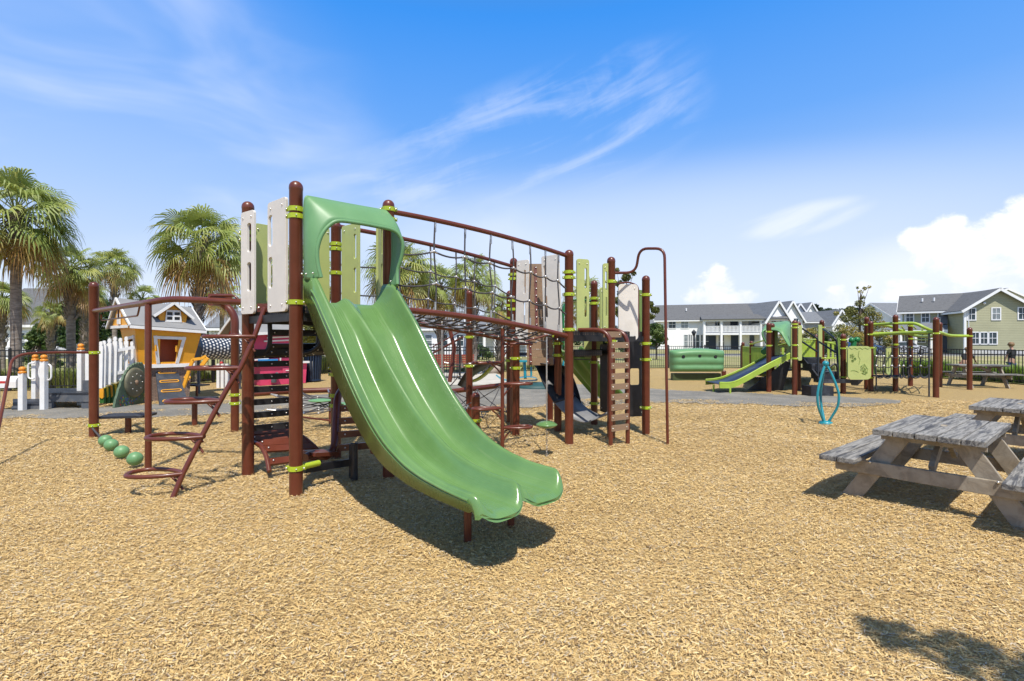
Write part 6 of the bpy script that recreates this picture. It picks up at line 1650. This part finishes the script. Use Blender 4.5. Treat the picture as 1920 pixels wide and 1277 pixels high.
def cloud_obj(name, Vv, tn, m, parent, kind=None):
    n = len(Vv)//4; me = bpy.data.meshes.new(name); o0 = V((0, 0, 0)); p = parent
    while p is not None: o0 += p.location; p = p.parent
    me.vertices.add(len(Vv)); me.vertices.foreach_set('co', (Vv-np.array(o0)).astype(np.float32).ravel()); me.loops.add(n*4); me.loops.foreach_set('vertex_index', np.arange(n*4, dtype=np.int32))
    me.polygons.add(n); me.polygons.foreach_set('loop_start', np.arange(0, n*4, 4, dtype=np.int32)); me.update(calc_edges=True)
    a = me.attributes.new('tone', 'FLOAT', 'FACE'); a.data.foreach_set('value', tn.astype(np.float32)); me.materials.append(m)
    ob = bpy.data.objects.new(name, me); COL.objects.link(ob)
    if parent: ob.parent = parent
    return ob
M_leaf = leaf_mat('green_leaf', [(0, (.02, .045, .012)), (.4, (.045, .085, .02)), (.75, (.085, .14, .03)), (1, (.16, .21, .06))])
M_leafy = leaf_mat('yellow_green_leaf', [(0, (.05, .065, .015)), (.35, (.13, .14, .03)), (.7, (.27, .25, .05)), (1, (.40, .30, .06))])
M_pine = leaf_mat('pine_leaf', [(0, (.010, .024, .012)), (.5, (.022, .045, .018)), (1, (.055, .085, .03))], .1)
M_bark = mat('bark', (.10, .075, .055), .9, .3, 8, .6, 20)
def tree(x, y, h, blobs, n, size, label, seed, m=None, r=.12, name='tree', cat='tree', group=None, trunk_top=.65, tone=(.2, 1)):
    """blobs: (dx, dy, z, radius, flatten)"""
    t = thing(name, (x, y, 0), label, cat, group); rnd = random.Random(seed); M = MB()
    zt = h*trunk_top; M.tube([(x, y, -.1), (x+rnd.uniform(-.05, .05)*h*.1, y, zt*.5), (x, y, zt), (x+.02*h, y, h*.9)], [r*1.25, r, r*.7, r*.15], 8)
    for b in blobs[:14]:
        z0 = zt*rnd.uniform(.55, 1.0); M.tube([(x, y, z0), (x+b[0]*.45, y+b[1]*.45, (z0+b[2])/2+.05*h), (x+b[0], y+b[1], b[2])], [r*.45, r*.28, r*.08], 5, caps=False)
    M.build('trunk', M_bark, t)
    B = [(x+b[0], y+b[1], b[2], b[3], b[4] if len(b) > 4 else .8) for b in blobs]
    Vv, tn = leaf_cloud(B, n, size, seed, tone); cloud_obj('crown', Vv, tn, m or M_leaf, t); return t
def rblobs(rnd, w, z0, z1, n, r0, r1, shape='round'):
    out = []
    for i in range(n):
        z = rnd.uniform(0, 1); k = {'round': math.sin(math.pi*min(1, max(0, .12+z*.85)))**.6, 'cone': (1-z)**.8+.05}[shape]
        a = rnd.uniform(0, 6.28); rr = w*k*rnd.uniform(.2, 1)**.5; out.append((rr*math.cos(a), rr*math.sin(a), lerp(z0, z1, z), rnd.uniform(r0, r1), .8))
    return out
rnd = random.Random(21)
# conifer and dark shrubs at the left
p = WD(74, 640, 27); tree(p.x, p.y, 2.6, rblobs(rnd, .75, .2, 2.5, 46, .16, .32, 'cone'), 9000, .07, 'bright green cone-shaped conifer behind the fence at the left', 5, M_leaf, .08, 'conifer', 'conifer', tone=(.4, 1))
p = WD(138, 640, 34); tree(p.x, p.y, 4.2, rblobs(rnd, 1.5, 1.4, 4.0, 30, .4, .7), 7000, .12, 'dark broadleaf tree behind the second palm', 6, M_leaf, .12, tone=(.0, .5))
p = WD(185, 640, 36); tree(p.x, p.y, 4.6, rblobs(rnd, 1.7, 1.6, 4.4, 34, .4, .8), 7000, .12, 'dark green tree behind the picket fence', 7, M_leaf, .12, tone=(.1, .7))
p = WD(598, 640, 34); tree(p.x, p.y, 5.2, rblobs(rnd, 1.6, 1.6, 5.0, 34, .4, .8), 8000, .11, 'light green tree between the tall post and the slide', 8, M_leafy, .12, tone=(.2, .9))
p = WD(1231, 640, 40); tree(p.x, p.y, 2.95, rblobs(rnd, .75, 1.15, 2.8, 26, .25, .42), 5000, .085, 'small round green tree in front of the white house, left of the thin pole', 9, M_leaf, .05, tone=(.3, 1), trunk_top=.5)
# wispy tree behind the fire pole
p = WD(1172, 640, 38); bl = [(-.4, 0, 5.9, .35), (.1, 0, 6.4, .40), (-.1, 0, 5.2, .5), (.3, 0, 4.6, .5), (-.5, 0, 4.6, .4), (1.8, 0, 4.3, .4), (2.3, 0, 3.9, .35), (2.0, 0, 3.4, .3), (.6, 0, 5.4, .3), (-.3, 0, 3.8, .6), (.4, 0, 3.2, .6), (0, 0, 2.6, .6), (-.6, .2, 7.0, .2), (.7, .1, 6.7, .2)]
tree(p.x, p.y, 7.0, bl, 5200, .10, 'wispy olive tree rising behind the solid beige panel', 10, M_leafy, .10, tone=(.0, .5), trunk_top=.6)
# yellow-green tree with a tall top shoot
p = WD(1612, 640, 62); bl = [(0, 0, 6.2, .8), (-.9, .3, 5.3, 1.0), (1.1, 0, 5.2, 1.1), (-1.8, 0, 4.4, .9), (2.0, 0, 4.6, 1.0), (0, 0, 4.2, 1.3), (.3, 0, 7.0, .45), (.1, 0, 7.7, .35), (.6, 0, 8.1, .35), (1.2, 0, 8.3, .28), (-.3, 0, 8.2, .25), (-2.3, 0, 3.2, .9), (1.4, 0, 3.4, 1.2), (2.8, 0, 3.6, .8), (-1.0, 0, 2.8, 1.1), (0.4, 0, 2.2, 1.0), (-2.9, 0, 5.0, .5)]
tree(p.x, p.y, 8.5, [(b[0], b[1], b[2], b[3]*.78) for b in bl], 4200, .12, 'yellow-green tree with a tall thin top between the two house groups', 11, M_leafy, .14, tone=(.15, 1), trunk_top=.75)
for i, (xp, d, w, h, m_, lab) in enumerate(((1478, 50, 1.5, 2.2, M_leafy, 'yellowish shrub behind the small lime structure, left of its stairs'), (1520, 52, 1.7, 2.7, M_leafy, 'yellow-green shrub left of the double row of handrails'), (1556, 48, 1.4, 2.3, M_leaf, 'green shrub behind the handrails'), (1588, 55, 1.6, 2.9, M_leafy, 'olive shrub directly left of the tall yellow tree'), (1649, 56, 1.4, 2.6, M_leafy, 'small yellow shrub right of the tall yellow tree'))):
    p = WD(xp, 640, d); tree(p.x, p.y, h, rblobs(rnd, w, .4, h, 20, .35, .6), 3000, .10, lab, 30+i, m_, .06, 'shrub', 'shrub', 'shrubs behind the small structure')
# row of pines on the horizon
xs = [1508, 1518, 1530, 1543, 1556, 1568, 1580, 1592, 1603, 1636, 1648, 1660, 1671, 1683]
lab2 = ['leftmost', 'second', 'third', 'fourth', 'fifth', 'sixth', 'seventh', 'eighth', 'ninth', 'tenth', 'eleventh', 'twelfth', 'thirteenth', 'fourteenth']
order = sorted(xs)
for i, xp in enumerate(order):
    d = 150+rnd.uniform(-8, 12); p = WD(xp+60-60, 640, d); hh = 1.5+(640-rnd.uniform(571, 582))*d/F; bl = []
    for k in range(12): a = rnd.uniform(0, 6.28); bl.append((rnd.uniform(0, 1.6)*math.cos(a), rnd.uniform(0, 1.6)*math.sin(a), hh-rnd.uniform(.3, 6.5), rnd.uniform(.6, 1.3), .6))
    tree(p.x, p.y, hh, bl, 2200, .28, f'tall dark pine on the horizon, {lab2[i]} pine from the left behind the houses', 50+i, M_pine, .2, 'pine_tree', 'pine tree', 'pines on the horizon', trunk_top=.8)
# low far belt of woods
Vv = []; T_ = []
bl = []
for i in range(420):
    x = rnd.uniform(-230, 250); d = 190+rnd.uniform(-10, 25); bl.append((x, d, rnd.uniform(1.0, 6.5), rnd.uniform(1.8, 3.2), .8))
Vv, tn = leaf_cloud(bl, 60000, .75, 77, (0, 1)); tag(cloud_obj('far_woods', Vv, tn, M_pine, None), 'dark belt of woods along the far horizon', 'woods', kind='stuff')
# tree behind the camera: only its shadow reaches the bottom right corner
bl = [(0, 0, 4.6, .55), (-.45, .25, 4.9, .4), (.5, -.1, 4.7, .5), (1.1, -.5, 4.7, .6), (1.7, -.9, 4.8, .6), (-.75, .55, 5.0, .25), (-1.0, .75, 5.05, .16), (.4, -.6, 5.2, .5), (2.1, -1.3, 4.5, .6)]
tree(3.40, -.90, 5.4, bl, 5200, .07, 'small tree standing behind the camera whose shadow falls in the near right corner', 90, M_leaf, .07, trunk_top=.7)
# ------------------------------------------------------------------ grasses along the fence
def grass_clumps():
    rng = np.random.default_rng(12); C_ = []
    def row(x0, x1, by0, by1, n, h0, h1, tone):
        for i in range(n):
            x = rng.uniform(x0, x1); by = rng.uniform(*sorted((by0, by1))); p = G(x, by); C_.append((p.x, p.y, rng.uniform(h0, h1), tone))
    def rowf(x0, x1, n, h0, h1, tone, off=.25, sp=.5):
        for i in range(n):
            x = rng.uniform(x0, x1); 
            ys = interp([(-120, 735), (150, 730), (270, 725), (400, 717), (560, 703), (650, 698), (770, 700), (940, 697), (1100, 691), (1253, 690), (1390, 690), (1480, 693), (1640, 700), (1765, 709), (1935, 722), (2120, 738)], x)
            p = G(x, ys); k = rng.uniform(off, off+sp); C_.append((p.x*(1+k/p.y), p.y+k, rng.uniform(h0, h1), tone))
    rowf(-60, 160, 120, .45, .75, .45); rowf(255, 440, 60, .35, .8, .5); rowf(600, 700, 70, .6, 1.0, .5); rowf(700, 1100, 40, .3, .5, .45)
    rowf(1690, 1775, 90, .55, .85, .8, .2, .5); rowf(1800, 1930, 130, .45, .75, .75, .2, .6); rowf(1480, 1680, 20, .2, .4, .5)
    vs = []; tn = []
    for (x, y, h, tone) in C_:
        n = 60; an = rng.uniform(0, 6.283, n); ln = h*rng.uniform(.6, 1.1, n); sp = rng.uniform(.12, .55, n)*h; w = .008
        for a, L, s in zip(an, ln, sp):
            ca, sa = math.cos(a), math.sin(a); bx, by = x+ca*.05, y+sa*.05
            q = [(bx-sa*w, by+ca*w, 0), (bx+sa*w, by-ca*w, 0), (bx+ca*s*.45+sa*w, by+sa*s*.45-ca*w, L*.7), (bx+ca*s*.45-sa*w, by+sa*s*.45+ca*w, L*.7)]
            vs += q; tn.append(tone+rng.uniform(-.25, .2)); e = (bx+ca*s, by+sa*s, L*.92)
            vs += [q[3], q[2], e, e]; tn.append(tone+rng.uniform(-.25, .2))
    m = leaf_mat('grass_blade', [(0, (.32, .27, .12)), (.4, (.30, .33, .10)), (.75, (.22, .36, .06)), (1, (.28, .42, .09))])
    tag(cloud_obj('tall_grass', np.array(vs), np.clip(np.array(tn), 0, 1), m, None), 'tall ornamental grass growing along the outside of the fence', 'tall grass', kind='stuff')
grass_clumps()
# ------------------------------------------------------------------ children beyond the fence
M_skin = mat('skin', (.45, .26, .18), .5, .05, 4); M_hair = mat('light_brown_hair', (.22, .13, .06), .6, .2, 12)
M_shirt = mat('black_shirt', (.02, .021, .024), .8, .2, 6); M_short = mat('blue_shorts', (.05, .10, .30), .8, .2, 6); M_shoe = mat('pale_shoe', (.5, .5, .5), .6)
def skin_chain(pts, name, m, parent, sub=1):
    """pts: dict name->(pos, radius), edges given in order as list of chains"""
    verts = []; ed = []; rad = []; idx = {}
    for ch in pts:
        pv = None
        for key, pos, r in ch:
            if key in idx and key is not None: i = idx[key]
            else:
                i = len(verts); verts.append(tuple(pos)); rad.append(r)
                if key is not None: idx[key] = i
            if pv is not None: ed.append((pv, i))
            pv = i
    o0 = V((0, 0, 0)); p = parent
    while p is not None: o0 += p.location; p = p.parent
    me = bpy.data.meshes.new(name); me.from_pydata([V(v)-o0 for v in verts], ed, []); me.materials.append(m); ob = bpy.data.objects.new(name, me); COL.objects.link(ob); ob.parent = parent
    md = ob.modifiers.new('skin', 'SKIN'); md.use_smooth_shade = True; sv = me.skin_vertices[0].data
    for i, r in enumerate(rad): sv[i].radius = (r, r); sv[i].use_root = (i == 0)
    s = ob.modifiers.new('sub', 'SUBSURF'); s.levels = sub; s.render_levels = sub
    return ob
def child(x, by, h, face, label, shirt, short, pose='stand'):
    p = G(x, by); t = thing('person', (p.x, p.y, 0), label, 'person'); k = h/1.45; c, s = math.cos(face), math.sin(face)
    def L(a, b, z): return V((p.x+(a*c-b*s)*k, p.y+(a*s+b*c)*k, z*k))    # a sideways, b forward
    bend = .30 if pose == 'bend' else 0; dz = -.10 if pose == 'bend' else 0
    hipz = .72; shz = 1.16+dz; hd = L(0, bend+.03, 1.33+dz)
    arm = .06 if pose == 'stand' else .22
    ch = [[('pel', L(0, 0, hipz), .095*k), ('bel', L(0, bend*.4, .90), .088*k), ('che', L(0, bend*.8, 1.06+dz*.8), .10*k), ('nek', L(0, bend, 1.20+dz), .042*k), ('head0', L(0, bend+.01, 1.27+dz), .05*k), ('head1', L(0, bend+.03, 1.34+dz), .088*k), ('head2', L(0, bend+.03, 1.42+dz), .06*k)]]
    for sg in (-1, 1):
        ch.append([('che', None, 0), (None, L(.14*sg, bend*.9, shz-.02), .045*k), (None, L(.19*sg, bend+arm*.6, .96+dz), .034*k), (None, L(.20*sg, bend+arm*1.6, .78+dz), .026*k), (None, L(.20*sg, bend+arm*1.9, .72+dz), .026*k)])
        ch.append([('pel', None, 0), (None, L(.08*sg, .0, .64), .078*k), (None, L(.09*sg, .03+.02*sg, .38), .052*k), (None, L(.10*sg, -.02*sg, .10), .036*k), (None, L(.10*sg, -.02*sg, .04), .038*k), (None, L(.10*sg, .10-.02*sg, .025), .03*k)])
    skin_chain(ch, 'body', M_skin, t, 2)
    cl = [[('pel', L(0, 0, hipz+.03), .105*k), ('bel', L(0, bend*.4, .90), .105*k), ('che', L(0, bend*.8, 1.06+dz*.8), .118*k), ('nek', L(0, bend*.95, 1.16+dz), .06*k)]]
    for sg in (-1, 1): cl.append([('che', None, 0), (None, L(.145*sg, bend*.9, shz-.02), .06*k), (None, L(.18*sg, bend+arm*.45, 1.0+dz), .052*k)])
    skin_chain(cl, 'shirt', shirt, t, 2)
    cl = [[('pel', L(0, 0, hipz), .115*k)]]
    for sg in (-1, 1): cl.append([('pel', None, 0), (None, L(.085*sg, 0, .62), .095*k), (None, L(.09*sg, .02, .46), .082*k)])
    skin_chain(cl, 'shorts', short, t, 2)
    M = MB(); M.ball(hd+V((0, 0, .045*k))-V((-s, c, 0))*.012*k, .098*k, 12, (1, 1.02, .95)); M.build('hair', M_hair, t)
    M = MB()
    for sg in (-1, 1): M.ball(L(.035*sg, bend+.115, 1.355+dz), .011*k, 6)
    M.build('eyes', M_black, t)
    for sg in (-1, 1):
        M = MB(); M.ball(L(.10*sg, .03-.02*sg, .035), .055*k, 8, (.75, 1.9, .65), Matrix.Rotation(face, 3, 'Z')); M.build('shoe', M_shoe, t)
        M = MB(); hb = L(.20*sg, bend+arm*1.9, .70+dz)
        for f_ in range(4): M.tube([hb+V((c, s, 0))*(f_-1.5)*.013*k, hb+V((c, s, 0))*(f_-1.5)*.014*k-V((0, 0, (.05, .058, .055, .045)[f_]*k))], .007*k, 5)
        M.tube([hb, hb+V((-s, c, 0))*.02*k-V((0, 0, .03*k))], .008*k, 5); M.build('fingers', M_skin, t)
child(1897, 714, 1.46, R(15), 'child in black shirt and blue shorts standing beyond the fence at the right edge', M_shirt, M_short)
child(1808, 711, 1.36, R(-60), 'child in a dark top and red patterned shorts leaning forward beyond the fence', M_shirt, mat('red_patterned_cloth', (.42, .10, .10), .8, .5, 20), 'bend')
# ------------------------------------------------------------------ parked cars on the street
def car(x, y, col, label, rz=0):
    t = thing('parked_car', (x, y, 0), label, 'car', 'cars parked along the street'); L, Wd = 4.5, 1.8
    T = lambda a, b, c: V((x+a, y+b, c)); M = MB()
    prof = [(-2.2, .35), (-2.25, .75), (-2.1, .95), (-1.55, 1.02), (-1.15, 1.42), (-.5, 1.5), (.55, 1.48), (1.1, 1.08), (1.95, .95), (2.22, .75), (2.25, .40), (1.8, .28), (-1.8, .28)]
    rows = []
    for b, k in ((-.9, .0), (-.86, .03), (.86, .03), (.9, .0)):
        rows.append([T(a*(1 if abs(b) < .88 else .985), b*(1 if c < 1.0 else .88), c) for a, c in prof])
    M.loft(rows, False, closed=True); M.add(rows[0], [tuple(range(13))]); M.add(rows[-1], [tuple(range(13))]); M.build('body', mat('car_paint', col, .25, .05, 2, coat=.5), t)
    M = MB(); M.slab([(-1.4, 1.04), (-1.05, 1.38), (-.1, 1.42), (-.1, 1.04)], [], T(0, -.835, 0), (1, 0, 0), (0, 0, 1), .02); M.slab([(-.02, 1.04), (-.02, 1.42), (.5, 1.40), (.95, 1.06)], [], T(0, -.835, 0), (1, 0, 0), (0, 0, 1), .02); M.build('window', M_glass, t)
    for a in (-1.4, 1.4):
        M = MB(); M.tube([T(a, -.92, .33), T(a, -.70, .33)], .33, 18); w = M.build('wheel', M_black, t); M = MB(); M.tube([T(a, -.935, .33), T(a, -.9, .33)], .2, 12); M.build('rim', M_alu, w)
for x, y, col, lab in ((39.5, 56, (.05, .10, .22), 'dark blue car parked beyond the stairs of the lime structure'), (35.0, 56, (.04, .045, .05), 'black car parked left of the blue one'), (44.5, 56.5, (.45, .46, .48), 'silver car parked right of the blue one'), (-41, 43, (.5, .5, .5), 'grey car parked beyond the fence at the far left')):
    car(x, y, col, lab)
# neighbouring shrubs by houses
for i, (xp, d, h, lab) in enumerate(((300, 30, 1.0, 'low green shrub behind the orange house'), (690, 36, 1.4, 'rounded shrub behind the fence left of the bridge'), (905, 40, 1.3, 'clipped shrub in front of the columned porch'), (1030, 34, 1.0, 'shrub behind the cross beam'), (1180, 50, 1.5, 'shrub at the left end of the long white house'))):
    p = WD(xp, 640, d); tree(p.x, p.y, h, rblobs(rnd, h*.7, .2, h*.9, 16, .22, .4), 2200, .08, lab, 70+i, M_leaf, .04, 'shrub', 'shrub')
make_chips()
